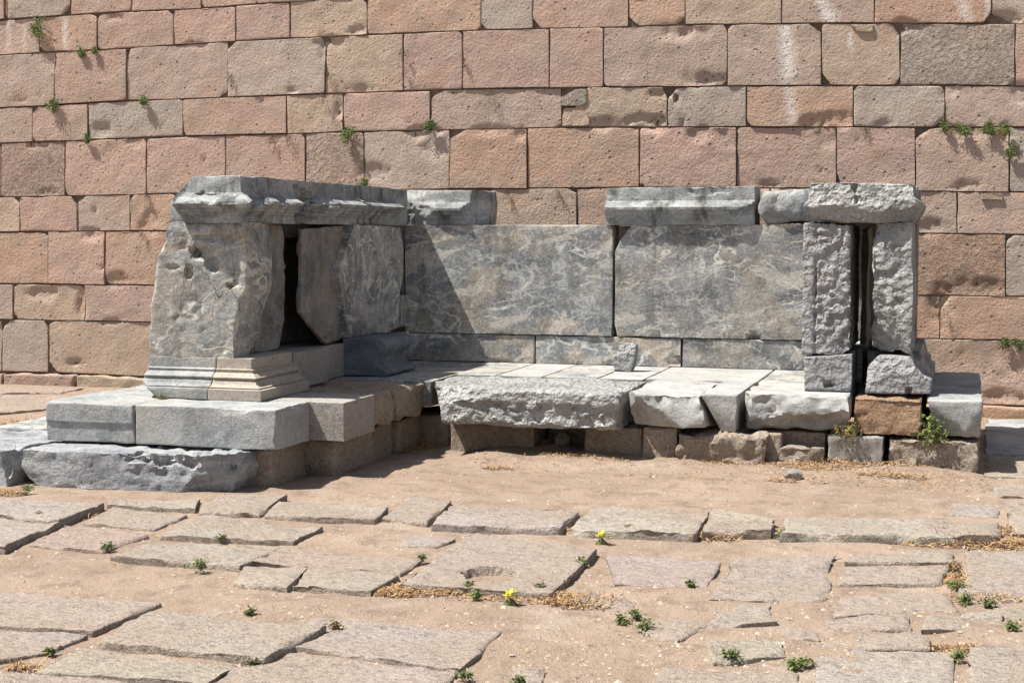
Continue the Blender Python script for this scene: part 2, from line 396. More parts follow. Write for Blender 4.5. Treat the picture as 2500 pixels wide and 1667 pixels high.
F = np.stack([i*ny+j, (i+1)*ny+j, (i+1)*ny+j+1, i*ny+j+1], -1).reshape(-1, 4)
tag(link_mesh('ground', V, F, M_sand), kind='structure')

HG = hx.reshape(len(gx), ny)
def gh(x, y): return float(HG[min(len(gx)-1, int(np.searchsorted(gx, x))), min(ny-1, int(np.searchsorted(gy, y)))])

# ------------------------------------------------------------------ ashlar wall
WY = 13.6
wall = tag(empty('ashlar_wall', (-5, WY, 0)), 'tall wall of squared pink and grey stone blocks behind the marble bench', 'wall')
wall.matrix_world = Matrix.Translation((-5, WY, 0))
def chainto(o, p):                                            # parent without moving
    o.parent = p; o.matrix_parent_inverse = p.matrix_world.inverted()
def _w(c): return tuple(min(.47, (.55*a+.45*b)*1.2) for a, b in zip(c, (.370, .270, .224)))
PINK = (.375, .245, .195); PK2 = (.35, .235, .195); ORG = (.40, .25, .165); TAN = (.375, .30, .215); GRY = (.30, .29, .255); PGR = (.335, .265, .225); GGN = (.29, .285, .25); PUR = (.335, .225, .20); LPK = (.42, .30, .24); BGE = (.36, .315, .27)
lineA = [z1(-300, 150), z1(0, 127), z1(450, 97), z1(840, 72), z1(1280, 55), z1(1490, 38), z1(1850, 10), (900, -4), (1200, -18), (2500, -30), (2700, -30)]
lineB = [z1(-300, 372), z1(0, 352), z1(250, 338), z1(620, 318), z1(1105, 290), z1(1500, 265), z1(1850, 245), z1(2350, 222), z2(975, 193), z2(1310, 183), z2(1915, 172), z2(2280, 160), z3(805, 152), z3(1395, 150), z3(2140, 152), z3(2352, 153), (2700, 59)]
lineC = [z1(-300, 706), z1(0, 690), z1(210, 679), z1(555, 660), z1(810, 642), z1(1450, 622), z1(1830, 608), z1(2190, 595), z2(480, 580), z2(860, 570), z2(1415, 562), z2(1760, 558), z2(2165, 555), z3(460, 550), z3(1060, 546), z3(1560, 546), z3(2290, 549), z3(2352, 551), (2700, 213)]
lineD = [z1(-300, 930), z1(0, 916), z1(205, 906), z1(560, 895), z1(1165, 870), z1(1830, 855), z1(2190, 843), z2(655, 833), z2(1000, 822), z2(1490, 812), z2(2170, 810), z3(585, 810), z3(1260, 812), z3(1660, 818), z3(2352, 810), (2700, 309)]
lineE = [z1(-300, 1266), z1(0, 1258), z1(415, 1250), z1(935, 1240), (700, 468), z2(775, 1205), z2(1275, 1205), z2(1990, 1196), z3(520, 1198), z3(1160, 1207), z3(1660, 1217), z3(2240, 1228), z3(2352, 1228), (2700, 471)]
lineF = [z1(-300, 1482), z1(0, 1480), z1(490, 1478), z1(830, 1472), z1(1050, 1472), (1000, 562), (1700, 566), rB(1440, 405), rB(1720, 408), rB(2163, 416), (2700, 577)]
lineG = [z4(-300, 508), z4(0, 507), z4(315, 505), z4(680, 510), z4(945, 516), (1300, 706), rB(1440, 812), rB(2163, 826), (2700, 728)]
lineH = [z4(-300, 727), z4(0, 729), z4(550, 740), z4(945, 746), (1300, 805), rB(1435, 1102), rB(2163, 1112), (2700, 833)]
lineI = [z4(-300, 1062), z4(0, 1065), z4(320, 1070), z4(945, 1098), (1300, 960), (2232, 984), (2403, 986), (2500, 990), (2700, 996)]
def yat(L, x): return float(np.interp(x, [a for a, b in L], [b for a, b in L]))
def top_line(L, dy): return [(x, y-dy) for x, y in L]
lineZ = top_line([(x, y) for x, y in lineA], 118)
X1 = lambda x: x/2.61333
courses = [
 (lineZ, lineA, [-115, 11, 29-.3, 172, 321, 490, 660, 860, 1030, 1230, 1420, 1640, 1800, 2030, 2240, 2420, 2640], [PINK, TAN, GRY, PINK, PK2, PINK, TAN, PINK, ORG, PGR, PINK, TAN, PINK, GRY, PINK, ORG]),
 (lineA, lineB, [-115, 95.7, 237, 423, 575, 708, 896, 1174, 1300.6, 1534.7, 1672.3, 1908, 2135, 2420, 2640], [LPK, ORG, PINK, PINK, PUR, TAN, ORG, GRY, PINK, ORG, TAN, PGR, ORG, BGE]),
 (lineB, lineC, [-115, 133, 309, 556, 794, 983.5, 1129, 1342, 1473.5, 1776.5, 2005.6, 2198, 2478.5, 2640], [PGR, PINK, PGR, BGE, TAN, PK2, PK2, PINK, PGR, PGR, TAN, GGN, PINK]),
 (lineC, lineD, [-115, 79, 214, 446.3, 700, 837.5, 1051, 1370, 1629.5, 1823, 2083.5, 2307, 2640], [PGR, PINK, GRY, PINK, TAN, PK2, PGR, TAN, GRY, ORG, GGN, PGR]),
 (lineD, lineE, [-115, 2, 158, 357, 550, 745, 888, 1097, 1287, 1561, 1798.5, 2043, 2235, 2464, 2640], [PGR, PINK, PINK, PK2, PINK, LPK, BGE, ORG, ORG, PINK, PINK, PUR, LPK, GGN]),
 (lineE, lineF, [-115, 48, 189.4, 317.5, 430, 640, 860, 1030, 1196, 1408, 1640, 1880, 2150, 2336.6, 2640], [TAN, PINK, PGR, ORG, PINK, TAN, ORG, ORG, TAN, PINK, PK2, TAN, PGR, LPK]),
 (lineF, lineG, [-115, 118, 255.6, 430, 690, 980, 1300, 1600, 1900, 2200, 2455.5, 2640], [ORG, PINK, ORG, PINK, TAN, PINK, PINK, ORG, PINK, ORG, GGN]),
 (lineG, lineH, [-115, 32.5, 206.6, 430, 700, 1000, 1250, 1500, 1850, 2100, 2294.7, 2640], [PGR, TAN, PUR, PINK, PGR, TAN, PINK, PINK, PUR, ORG, ORG]),
 (lineH, lineI, [-115, 4, 118.6, 400, 700, 1000, 1300, 1600, 1900, 2180, 2640], [PGR, GRY, TAN, PINK, PGR, PINK, PINK, TAN, PINK, LPK])]
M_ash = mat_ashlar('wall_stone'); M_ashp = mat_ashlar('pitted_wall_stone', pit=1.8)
def wp(x, y): return on_y((x, y), WY)
sw = [(z3(1070, 0), z3(1130, 148), .10, .8), (z3(830, 160), z3(860, 545), .10, .72), (z3(850, 548), z3(865, 790), .07, .5), (z3(1245, 208), z3(1240, 330), .035, .6),
      (z1(420, 105), z1(415, 328), .06, .5), (z3(2120, 0), z3(2140, 140), .05, .6), (z3(1940, 0), z3(2010, 150), .08, .5), (z1(40, 130), z1(60, 340), .05, .35), (z1(150, 130), z1(150, 340), .04, .35)]
stk = []
for a, b, w, s in sw:
    A = wp(*a); B = wp(*b); stk.append((A[0], A[2], B[0], B[2], w, s))
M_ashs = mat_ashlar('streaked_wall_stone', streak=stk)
random.seed(5)
wd_dents = [  # image point, radii in px, depth (m): broken hollows in particular blocks
 (z1(320, 380), 24, 30, .05), (z1(650, 830), 32, 20, .03), (z1(230, 930), 35, 10, .035), (z1(860, 910), 30, 12, .03), (z1(300, 1230), 40, 12, .03), (z1(1660, 640), 9, 9, .03),
 (z1(2160, 710), 12, 20, .05), (z1(2100, 270), 40, 18, .05), (z1(2060, 300), 16, 45, .035), (z1(740, 110), 30, 9, .03), (z1(1240, 290), 45, 9, .02), (z1(1870, 580), 20, 8, .03),
 (z2(620, 850), 48, 18, .06), (z2(680, 940), 48, 30, .035), (z2(300, 1100), 40, 22, .03), (z2(1050, 830), 50, 12, .03), (z2(1230, 850), 18, 14, .03), (z2(1780, 790), 60, 16, .05), (z2(2000, 780), 45, 20, .06), (z2(2110, 790), 22, 25, .06),
 (z2(2100, 600), 20, 12, .04), (z2(210, 570), 45, 10, .03), (z2(2300, 210), 60, 14, .022), (z3(100, 200), 60, 22, .025), (z3(270, 500), 40, 22, .025), (z3(380, 520), 40, 16, .03),
 (z3(1600, 175), 38, 14, .06), (z3(1560, 190), 14, 20, .05), (z3(2240, 120), 40, 14, .05), (z3(1000, 780), 28, 20, .05), (z3(1180, 760), 40, 22, .05), (z3(1460, 790), 28, 10, .03), (z3(2330, 590), 22, 30, .05),
 (z3(1880, 575), 22, 14, .04), (z3(300, 850), 40, 16, .05), (z3(440, 890), 36, 26, .03), (z3(1080, 860), 36, 28, .03), (z3(720, 1185), 35, 10, .03), (z3(1980, 1190), 34, 14, .035), (z3(1750, 1450), 26, 20, .03),
 (z3(2240, 870), 18, 26, .04), (z3(1980, 850), 60, 16, .03), (z4(260, 560), 50, 20, .05), (z4(520, 640), 16, 40, .04), (z4(580, 190), 42, 16, .045), (z4(740, 480), 38, 20, .04), (z4(960, 110), 40, 30, .035),
 (z4(650, 400), 9, 9, .04), (z4(480, 1010), 30, 12, .03), (z4(720, 750), 30, 9, .03), (z1(130, 640), 30, 10, .02), (z1(2270, 200), 30, 12, .03), (z2(830, 1440), 20, 8, .02),
 (rB(1610, 880), 30, 50, .05), (rB(1890, 760), 60, 20, .03), (rB(1900, 1250), 90, 40, .015), (rB(2100, 1300), 60, 50, .015), (rB(2050, 1480), 50, 14, .04),
 (z1(1750, 910), 20, 8, .02), (z3(130, 620), 5, 8, .05), (z3(175, 780), 4, 14, .05), (z2(1060, 930), 4, 4, .04), (z1(325, 1030), 6, 7, .04), (z1(600, 1340), 4, 10, .04), (z1(255, 615), 5, 4, .04), (z1(1300, 1015), 5, 6, .04), (z3(1280, 895), 5, 4, .04), (z2(515, 770), 8, 4, .04), (z2(2225, 620), 6, 10, .05), (z4(480, 1000), 5, 5, .04), (z3(1045, 1090), 6, 6, .03)]
ppm = FPX/(WY/math.cos(YAW))*.97
def wall_block(name, cor, color, mat=None, at=WY, rv=1., pr=None):
    q = [on_y(c, at) for c in cor]; c4 = [(p[0], p[2]) for p in q]
    xs = [c[0] for c in cor]; ys = [c[1] for c in cor]
    dn = []
    for (u, v), ru, rvv, dp in wd_dents:
        if min(xs)-30 < u < max(xs)+30 and min(ys)-30 < v < max(ys)+30:
            P0 = on_y((u, v), at); k = at/FPX*1.05
            dn.append((P0, (ru*k, .3, rvv*k), (0, 1, 0), min(dp*.55, .022)))
    cuts = []
    rnd = random.random
    for ci in range(4):                                        # worn corners
        if rnd() < .45:
            p = np.array([c4[ci][0], at, c4[ci][1]]); sx = -1 if ci in (0, 3) else 1; sz = -1 if ci < 2 else 1
            s = .012+.045*rnd()**2
            cuts.append((p-np.array([sx*s, 0, sz*s]), (sx*(.5+rnd()), -.5*rnd(), sz*(.5+rnd())), .01))
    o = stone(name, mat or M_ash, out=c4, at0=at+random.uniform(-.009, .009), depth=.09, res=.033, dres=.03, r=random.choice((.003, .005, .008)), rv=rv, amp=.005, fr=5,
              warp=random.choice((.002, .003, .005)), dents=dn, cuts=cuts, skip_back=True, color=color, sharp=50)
    chainto(o, wall); return o
n_b = 0
gap = 1.1
for ci, (LT, LB, xs, cols) in enumerate(courses):
    for bi in range(len(xs)-1):
        gap = random.choice((.8, 1.0, 1.2, 1.7))
        a, b = xs[bi]+gap*.8, xs[bi+1]-gap*.8
        cor = [(a, yat(LB, a)-gap), (b, yat(LB, b)-gap), (b, yat(LT, b)+gap), (a, yat(LT, a)+gap)]
        br = random.uniform(.93, 1.05); col = tuple(c*br for c in _w(cols[bi])); mat = M_ash
        if ci == 2 and bi == 11 or ci == 6 and bi == 9 or ci == 4 and bi in (1, 5): mat = M_ashp
        if (ci, bi) in ((1, 11), (1, 12), (2, 9), (2, 10), (3, 9), (1, 0), (1, 1), (0, 12), (0, 13)): mat = M_ashs
        mx = (a+b)/2
        if ci == 3 and bi == 7:                                # cut down at its upper left for a small patch stone
            wall_block('wall_block', [(a+3, yat(LB, a)-gap), (b, yat(LB, b)-gap), (b, yat(LT, b)+gap), (1435, yat(LT, mx)+gap)], col, mat)
            wall_block('wall_block', [(a+1, yat(LB, a)-gap-2), (1440, yat(LB, a)-gap-2), (1434, 262), (a+3, 263)], col, mat)
            o = wall_block('patch_stone', [(1371, 259), (1432, 259), (1433, 218), (1370, 218)], BGE, M_ashp)
            continue
        if ci == 2 and bi == 10: wall_block('patch_stone', [z3(1243, 207), z3(1388, 206), z3(1390, 158), z3(1243, 158)], TAN, M_ash, at=WY-.018)
        if ci == 5 and bi == 13: wall_block('patch_stone', [z3(2078, 1276), z3(2216, 1278), z3(2216, 1238), z3(2078, 1238)], TAN, M_ash, at=WY-.018)
        o = wall_block('wall_block', cor, col, mat, pr=1)
# footing course that stands a little proud
for a, b, cA in ((-115, 6, PINK), (6, 182, PK2), (184, 420, TAN), (420, 760, PINK), (760, 1200, PINK), (1200, 1650, PINK), (1650, 2080, PK2), (2080, 2640, ORG)):
    ya = yat(lineI, a)+3; yb = yat(lineI, b)+3
    cor = [(a+1, ya+31), (b-1, yb+31), (b-1, yb), (a+1, ya)]
    q = [on_y(c, 13.5) for c in cor]
    bx = [(q[0][0], -.05), (q[1][0], -.05), (q[2][0], q[2][2]), (q[3][0], q[3][2])]
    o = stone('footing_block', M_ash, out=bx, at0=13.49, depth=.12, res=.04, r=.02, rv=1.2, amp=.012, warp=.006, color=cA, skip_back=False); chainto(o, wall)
# generic courses beyond the picture: above, to the left and right
def generic(x0, x1, zb, zt, seed):
    random.seed(seed); x = x0
    while x < x1-.05:
        w = min(random.uniform(.5, 1.0), x1-x)
        if x1-(x+w) < .3: w = x1-x
        col = random.choice([PINK, PK2, ORG, TAN, GRY, PGR, PUR])
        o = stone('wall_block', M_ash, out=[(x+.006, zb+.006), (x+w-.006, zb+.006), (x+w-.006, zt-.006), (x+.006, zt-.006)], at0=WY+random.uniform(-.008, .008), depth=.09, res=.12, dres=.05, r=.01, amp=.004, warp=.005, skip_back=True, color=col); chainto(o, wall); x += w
xl = on_y((-117, 500), WY)[0]; xr = on_y((2642, 500), WY)[0]
ztl = on_y((-117, yat(lineZ, -117)), WY)[2]; ztr = on_y((2642, yat(lineZ, 2642)), WY)[2]
x = xl; random.seed(8); zt1 = max(ztl, ztr)+.02
while x < xr-.05:                                              # one levelling course then a full one
    w = min(random.uniform(.6, 1.1), xr-x); 
    if xr-(x+w) < .3: w = xr-x
    za = ztl+(ztr-ztl)*(x-xl)/(xr-xl); zb_ = ztl+(ztr-ztl)*(x+w-xl)/(xr-xl)
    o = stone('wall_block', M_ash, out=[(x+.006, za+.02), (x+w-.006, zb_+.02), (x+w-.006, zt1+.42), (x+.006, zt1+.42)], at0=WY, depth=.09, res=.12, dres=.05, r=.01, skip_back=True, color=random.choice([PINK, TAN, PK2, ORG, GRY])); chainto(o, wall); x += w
zz = 0
for k, h in enumerate((.48, .36, .5, .4, .46, .38, .5, .4, .45, .5)):
    generic(xl-4.2, xl-.01, zz, zz+h, 20+k); generic(xr+.01, xr+4.2, zz, zz+h, 50+k); zz += h
core = stone('wall_core', M_core, box=(xl-4.2, xr+4.2, WY+.03, WY+.9, -.1, zt1+.40), res=2., r=.02, rv=0, amp=0); chainto(core, wall)

# ------------------------------------------------------------------ marble exedra
EX = tag(empty('marble_exedra', (-2.5, 11, 0)), 'ruined grey marble bench with two side wings and stepped base in front of the wall', 'stone bench')
EX.matrix_world = Matrix.Translation((-2.5, 11, 0))
def E(name, mat, **kw):
    o = stone(name, mat, **kw); chainto(o, EX); return o
def fx(y, pts): return [(on_y(p, y)[0], on_y(p, y)[2]) for p in pts]
P = .5
# --- lowest step under the left wing
E('step_block', M_marV, out=([(-5.70, -.03), (-5.2, -.02), (-4.33, -.02)], [(-4.33, -.02), (-4.25, .12), (-4.27, .245)], [(-5.77, .222), (-5.0, .235), (-4.27, .25)], [(-5.70, -.03), (-5.79, .1), (-5.77, .222)]), at0=8.07, depth=.52, res=.016, dres=.03, r=.012, rv=1.5, amp=.012, rough=[(.012, 8, lambda u, v: np.clip((u-.45)/.1, 0, 1)*np.clip((v-.35)/.15, 0, 1)), (.003, 22)],
  warp=.006, cuts=[((-4.62, 8.08, .02), (.35, -1, -.25), .014), ((-4.36, 8.10, .12), (1, -.55, .1), .02), ((-5.72, 8.12, .0), (-.5, -.5, -.7), .02)],
  dents=[((-4.95, 8.06, .21), (.14, .08, .05), (0, .8, -.4), .05), ((-4.75, 8.06, .2), (.1, .08, .05), (0, .8, -.4), .05), ((-4.58, 8.06, .19), (.1, .08, .05), (0, .8, -.4), .05), ((-4.33, 8.2, .15), (.035, .07, .014), (0, 1, 0), .05)])
E('step_block', M_marV, out=([(-6.9, -.03), (-5.83, -.03)], [(-5.83, -.03), (-5.80, .1), (-5.82, .225)], [(-6.9, .235), (-5.82, .225)], [(-6.9, -.03), (-6.9, .235)]), at0=8.0, depth=.9, res=.03, r=.02, rv=1.5, amp=.02, warp=.01,
  cuts=[((-6.0, 8.0, .17), (.1, -1, .5), .03), ((-5.86, 8.02, .08), (.6, -.8, .4), .03)], dents=[((-5.95, 8.15, .25), (.16, .1, .06), (0, 0, -1), .05)])
E('step_block', M_marE, box=(-6.6, -5.8, 8.93, 10.6, -.03, .235), res=.06, r=.02, amp=.008)
E('step_block', M_gran, box=(-5.76, -4.9, 8.61, 12.3, -.03, .238), res=.12, r=.015)
# --- brown foundation stones
E('foundation_stone', M_found, box=(-4.88, -4.17, 8.42, 9.1, -.05, .237), res=.03, r=.03, rv=.9, amp=.012, warp=.006, cuts=[((-4.19, 8.45, .03), (.7, -.8, -.3), .01)])
E('foundation_stone', M_found, box=(-4.86, -3.95, 8.92, 9.62, -.05, .237), res=.03, r=.035, rv=.6, amp=.01, warp=.006, cuts=[((-4.12, 8.93, .03), (-.15, -1, -.5), .01)])
E('foundation_stone', M_found, box=(-4.8, -3.97, 9.66, 10.02, -.05, .235), res=.03, r=.03, amp=.012)
E('foundation_stone', M_found, box=(-4.8, -3.93, 10.05, 10.5, -.05, .23), res=.03, r=.03, amp=.012)
E('foundation_stone', M_found, box=(-4.8, -3.72, 10.52, 11.2, -.05, .22), res=.04, r=.03, amp=.012)
# --- second step of the left wing
E('platform_block', M_marB, out=[(-5.78, .242), (-5.115, .242), (-5.115, .5), (-5.78, .5)], at0=8.345, depth=.75, res=.025, r=.008, rv=1.5, amp=.003, warp=.004, prof=[(0, -.012), (.125, -.010), (.130, 0), (.27, 0)], zx=(.12, .125, .13, .136),
  cuts=[((-5.77, 8.36, .49), (-.6, -.6, .6), .006)])
E('platform_block', M_marB, out=[(-5.105, .242), (-4.095, .242), (-4.095, .5), (-5.105, .5)], at0=8.345, depth=.497, res=.025, r=.008, rv=1.6, amp=.003, warp=.003,
  dents=[((-4.4, 8.35, .50), (.12, .05, .02), (0, .5, -.5), .02), ((-4.08, 8.55, .5), (.03, .1, .03), (-.6, 0, -.5), .03), ((-4.08, 8.72, .5), (.03, .06, .03), (-.6, 0, -.5), .03), ((-4.08, 8.345, .35), (.03, .03, .12), (-1, 0, 0), .02)])
E('platform_block', M_gran, box=(-4.62, -3.85, 8.845, 9.37, .243, .5), res=.025, r=.004, rv=.8, amp=.001, warp=.001)
E('platform_block', M_marE, box=(-5.76, -4.63, 9.1, 12.3, .243, .497), res=.1, r=.01)
E('platform_block', M_found, box=(-4.62, -3.85, 9.395, 9.80, .25, .498), res=.025, r=.035, rv=1.2, amp=.02, warp=.012, cuts=[((-3.85, 9.45, .27), (1, -.4, -.9), .02)])
E('platform_block', M_found, box=(-4.62, -3.83, 9.83, 10.37, .24, .499), res=.025, r=.045, rv=1.1, amp=.022, warp=.014, cuts=[((-3.85, 10.3, .27), (1, .3, -.6), .02)])
E('platform_block', M_marE, box=(-4.62, -3.80, 10.39, 12.34, .3, .498), res=.05, r=.01, amp=.003)
# --- seat ledge of the back wing
ledge_beam = E('ledge_block', M_marR, out=([(-3.60, .225), (-2.24, .228)], [(-2.24, .228), (-2.235, .5)], [(-3.78, .495), (-3.3, .50), (-2.235, .5)], [(-3.60, .225), (-3.78, .495)]), at0=9.93, depth=1.0, res=.017, dres=.04, r=.02, rv=1.3, amp=.012, warp=.006,
  rough=[(.016, 8, lambda u, v: np.clip((.70-v)/.12, 0, 1)*np.clip(v/.15, .2, 1))], cuts=[((-3.55, 9.93, .45), (-.65, -.55, .12), .02), ((-3.2, 9.93, .47), (-.25, -.7, .6), .016), ((-2.28, 9.95, .3), (.8, -.7, -.25), .012), ((-3.68, 10.2, .4), (-1, -.4, -.1), .02), ((-2.8, 9.96, .24), (0, -.8, -.7), .012)])
E('ledge_block', M_marW, out=([(-2.19, .26), (-1.63, .26)], [(-1.63, .26), (-1.70, .5)], [(-2.215, .5), (-1.70, .5)], [(-2.19, .26), (-2.215, .5)]), at0=10.0, depth=1.0, res=.022, r=.02, rv=1.4, amp=.014, warp=.008,
  cuts=[((-2.0, 10.05, .32), (-.35, -.8, -.55), .02), ((-1.9, 10.04, .47), (.15, -1, .35), .022), ((-2.17, 10.1, .3), (-1, -.8, -.3), .015)],
  dents=[((-1.96, 9.98, .47), (.06, .06, .09), (0, 1, 0), .06)])
E('ledge_block', M_marW, out=([(-1.56, .235), (-1.455, .235)], [(-1.455, .235), (-1.44, .5)], [(-1.70, .497), (-1.44, .5)], [(-1.56, .235), (-1.70, .497)]), at0=10.08, depth=1.0, res=.022, r=.008, rv=1.2, amp=.005,
  cuts=[((-1.6, 10.09, .36), (-.15, -1, -.25), .006)])
E('ledge_block', M_marW, out=([(-1.41, .23), (-.74, .24)], [(-.74, .24), (-.69, .36), (-.705, .5)], [(-1.42, .5), (-.705, .5)], [(-1.41, .23), (-1.42, .5)]), at0=10.16, depth=.86, res=.022, r=.02, rv=1.5, amp=.014, warp=.008,
  cuts=[((-1.05, 10.2, .34), (.05, -.75, -.75), .025), ((-1.38, 10.2, .35), (-1, -.6, -.1), .015), ((-1.0, 10.185, .46), (0, -1, .35), .018)],
  dents=[((-.95, 10.16, .28), (.22, .12, .07), (0, 1, .1), .06), ((-1.25, 10.16, .42), (.1, .06, .08), (0, 1, 0), .03)])
E('ledge_block', M_orange, box=(-.675, -.215, 10.26, 11.2, .232, .492), res=.022, r=.016, rv=1.1, amp=.01, warp=.004, rough=[(.008, 14)])
E('ledge_block', M_marB, out=([(-.10, .232), (.165, .235)], [(.165, .235), (.18, .5)], [(-.20, .495), (.18, .5)], [(-.10, .232), (-.20, .495)]), at0=10.24, depth=2.1, res=.03, dres=.05, r=.012, rv=1.4, amp=.008, warp=.006,
  cuts=[((-.02, 10.26, .33), (-.3, -1, -.5), .012), ((.12, 10.27, .3), (.5, -.8, -.4), .01)])
E('platform_block', M_marE, box=(-1.1, -.22, 11.22, 12.35, .232, .496), res=.08, r=.012)
# --- foundation below the ledge
for (a, b, y0, zt, kw) in ((-3.62, -2.96, 10.28, .205, {}), (-2.95, -2.57, 10.6, .225, {}), (-2.56, -2.13, 10.2, .232, {}), (-2.12, -1.87, 10.14, .25, {}),
                           (-1.26, -1.14, 10.14, .235, {}),):
    E('foundation_stone', M_found, box=(a, b, y0, y0+.5, -.08, zt), res=.03, r=.02, rv=1, amp=.01, warp=.005)
E('foundation_stone', M_found, out=([(-1.87, -.07), (-1.23, -.07)], [(-1.23, -.07), (-1.20, .25)], [(-1.86, .235), (-1.6, .25), (-1.20, .25)], [(-1.87, -.07), (-1.86, .235)]), at0=10.03, depth=.6, res=.022, r=.04, rv=1.1, amp=.03, warp=.012, rough=[(.014, 10)], dents=[((-1.72, 10.02, .06), (.03, .05, .02), (0, 1, 0), .05)])
E('foundation_stone', M_found, box=(-1.19, -.85, 10.30, 10.8, -.08, .232), res=.03, r=.02, amp=.01)
E('foundation_stone', M_found, box=(-1.17, -.84, 10.12, 10.8, -.08, .15), res=.022, r=.02, rv=1.3, amp=.02, warp=.01, rough=[(.012, 9)])
E('foundation_stone', M_gran, box=(-.838, -.46, 10.20, 10.9, -.08, .235), res=.025, r=.014, amp=.008, rough=[(.006, 12)])
E('foundation_stone', M_found, box=(-.45, .165, 10.225, 12.3, -.08, .228), res=.022, dres=.06, r=.022, rv=1.2, amp=.014, warp=.006, rough=[(.014, 9)], cuts=[((-.42, 10.235, .1), (-.7, -.8, .3), .015)])
# --- paving of the seat behind the ledge
for (a, b, c) in ((-3.79, -3.47, M_marE), (-3.46, -3.09, M_marW), (-3.08, -2.65, M_marE), (-2.64, -2.29, M_marW), (-2.28, -1.43, M_marW), (-1.42, -1.05, M_marE)):
    E('seat_slab', c, box=(a+.002, b-.002, (10.945 if b < -2.2 else 11.01) if a > -3.5 else 10.95, 12.3, .36, .5), res=.05, r=.004, rv=1.5, amp=.002)
# --- base course and upright slabs of the back
YB = 12.05
for (a, b, m) in ((-4.66, -3.47, M_marS), (-3.462, -2.20, M_marS), (-2.192, -1.0, M_marT)):
    E('base_slab', m, box=(a+.003, b-.003, YB+.012, YB+.3, .502, .742), res=.03, r=.005, rv=2., amp=.003, warp=.002,
      dents=[((-2.25, YB, .55), (.09, .1, .04), (0, 1, 0), .04)] if a < -3 and a > -4 else [((-3.8, YB, .51), (.1, .1, .02), (0, 1, 0), .03)] if a < -4 else [((-1.15, YB, .73), (.12, .1, .05), (0, 1, -.3), .03)])
E('back_slab', M_marI, box=(-5.2, -4.665, YB+.01, YB+.28, .75, 1.687), res=.08, r=.01)  # dark end piece added behind the corner gap to keep the hollow dark
E('back_slab', M_marS, box=(-4.655, -2.785, YB, YB+.28, .747, 1.687), res=.03, r=.006, rv=1.8, amp=.003, warp=.003, cuts=[((-2.80, YB, 1.66), (.7, -.3, .7), .01)], dents=[((-2.77, YB, .79), (.02, .1, .05), (-1, 0, 0), .02)])
E('back_slab', M_marT, out=([(-2.74, .747), (-1.02, .747)], [(-1.02, .747), (-1.02, 1.685)], [(-2.62, 1.685), (-1.02, 1.685)], [(-2.74, .747), (-2.765, .85), (-2.765, 1.46), (-2.72, 1.56), (-2.62, 1.685)]), at0=YB+.004, depth=.28, res=.03, r=.007, rv=1.8, amp=.004, warp=.004,
  dents=[((-1.58, YB, .76), (.05, .1, .03), (0, 1, .0), .06)])
E('back_slab', M_marI, box=(-2.76, -2.55, YB+.12, YB+.27, 1.3, 1.68), res=.05, r=.01)
# --- copings of the back
cp = [(0, 0), (.055, .003), (.062, .016), (.085, .02), (.092, .034), (.12, .042), (.13, .058), (.15, .06), (.205, -.002), (.31, -.014)]
zxs = tuple(a for a, b in cp[1:-1])
E('coping_block', M_marC, box=(-2.845, -1.60, YB-.004, YB+.36, 1.680, 1.998), res=.022, r=.006, rv=1.8, amp=.005, prof=cp, zx=zxs, warp=.003, sharp=22,
  cuts=[((-1.66, YB-.045, 1.83), (.5, -1, -.1), .02)], dents=[((-2.0, YB-.01, 1.97), (.2, .12, .04), (0, .5, -.6), .03)])
E('coping_block', M_marC, out=([(-1.50, 1.680), (-1.0, 1.680)], [(-1.0, 1.680), (-1.0, 1.975)], [(-1.53, 1.975), (-1.0, 1.975)], [(-1.50, 1.680), (-1.585, 1.80), (-1.58, 1.93), (-1.53, 1.975)]), at0=YB-.045, depth=.4, res=.022, r=.025, rv=1.3, amp=.015, warp=.01, rough=[(.012, 8)],
  cuts=[((-1.3, YB-.03, 1.92), (0, -1, .8), .015), ((-1.3, YB-.02, 1.78), (0, -1, -.55), .02)])
E('coping_block', M_marC, out=([(-4.66, 1.680), (-3.93, 1.680)], [(-3.93, 1.680), (-3.92, 1.90), (-3.93, 1.985)], [(-4.66, 1.995), (-3.93, 1.985)], [(-4.66, 1.680), (-4.66, 1.995)]), at0=YB+.004, depth=.38, res=.022, r=.01, rv=1.8, amp=.006, prof=cp, zx=zxs, warp=.004,
  cuts=[((-4.08, YB-.01, 1.9), (.75, -.9, -.1), .02), ((-4.3, YB-.035, 1.88), (-.1, -1, .6), .012), ((-4.45, YB-.03, 1.82), (-.3, -1, -.2), .02)])
# --- left wing: moulded base
mp = [(0, .085), (.07, .085), (.074, .065), (.082, .07), (.086, .062), (.10, .045), (.125, .036), (.128, .03), (.145, .042), (.15, .036), (.168, .022), (.175, .008), (.195, .012), (.20, 0), (.275, 0)]
zm = tuple(a for a, b in mp[1:-1]); mpb = [(a, b*1.55) for a, b in mp]
XI = -4.56
E('moulded_base', M_plin, box=(-4.79, XI+.03, 8.87, 9.50, .502, .772), res=.022, r=.003, rv=.8, amp=.0015, prof=mpb, proR=mpb, zx=zm)
E('moulded_base', M_marB, box=(-5.30, -4.795, 8.87, 9.50, .502, .772), res=.022, r=.006, rv=1.8, amp=.004, prof=mpb, proL=[(0, .03), (.27, 0)], zx=zm, warp=.003,
  cuts=[((-5.24, 8.76, .565), (-.75, -.6, -.9), .012)])
E('base_slab', M_gran, box=(-5.15, XI+.04, 9.51, 10.1, .502, .762), res=.04, r=.003, rv=.5, amp=.001)
E('base_slab', M_gran, box=(-5.15, XI-.03, 10.105, 10.56, .502, .758), res=.04, r=.003, rv=.5, amp=.001)
E('base_slab', M_marT, box=(-5.15, XI-.07, 10.58, 12.04, .502, .756), res=.04, r=.006, rv=1.5, amp=.003)
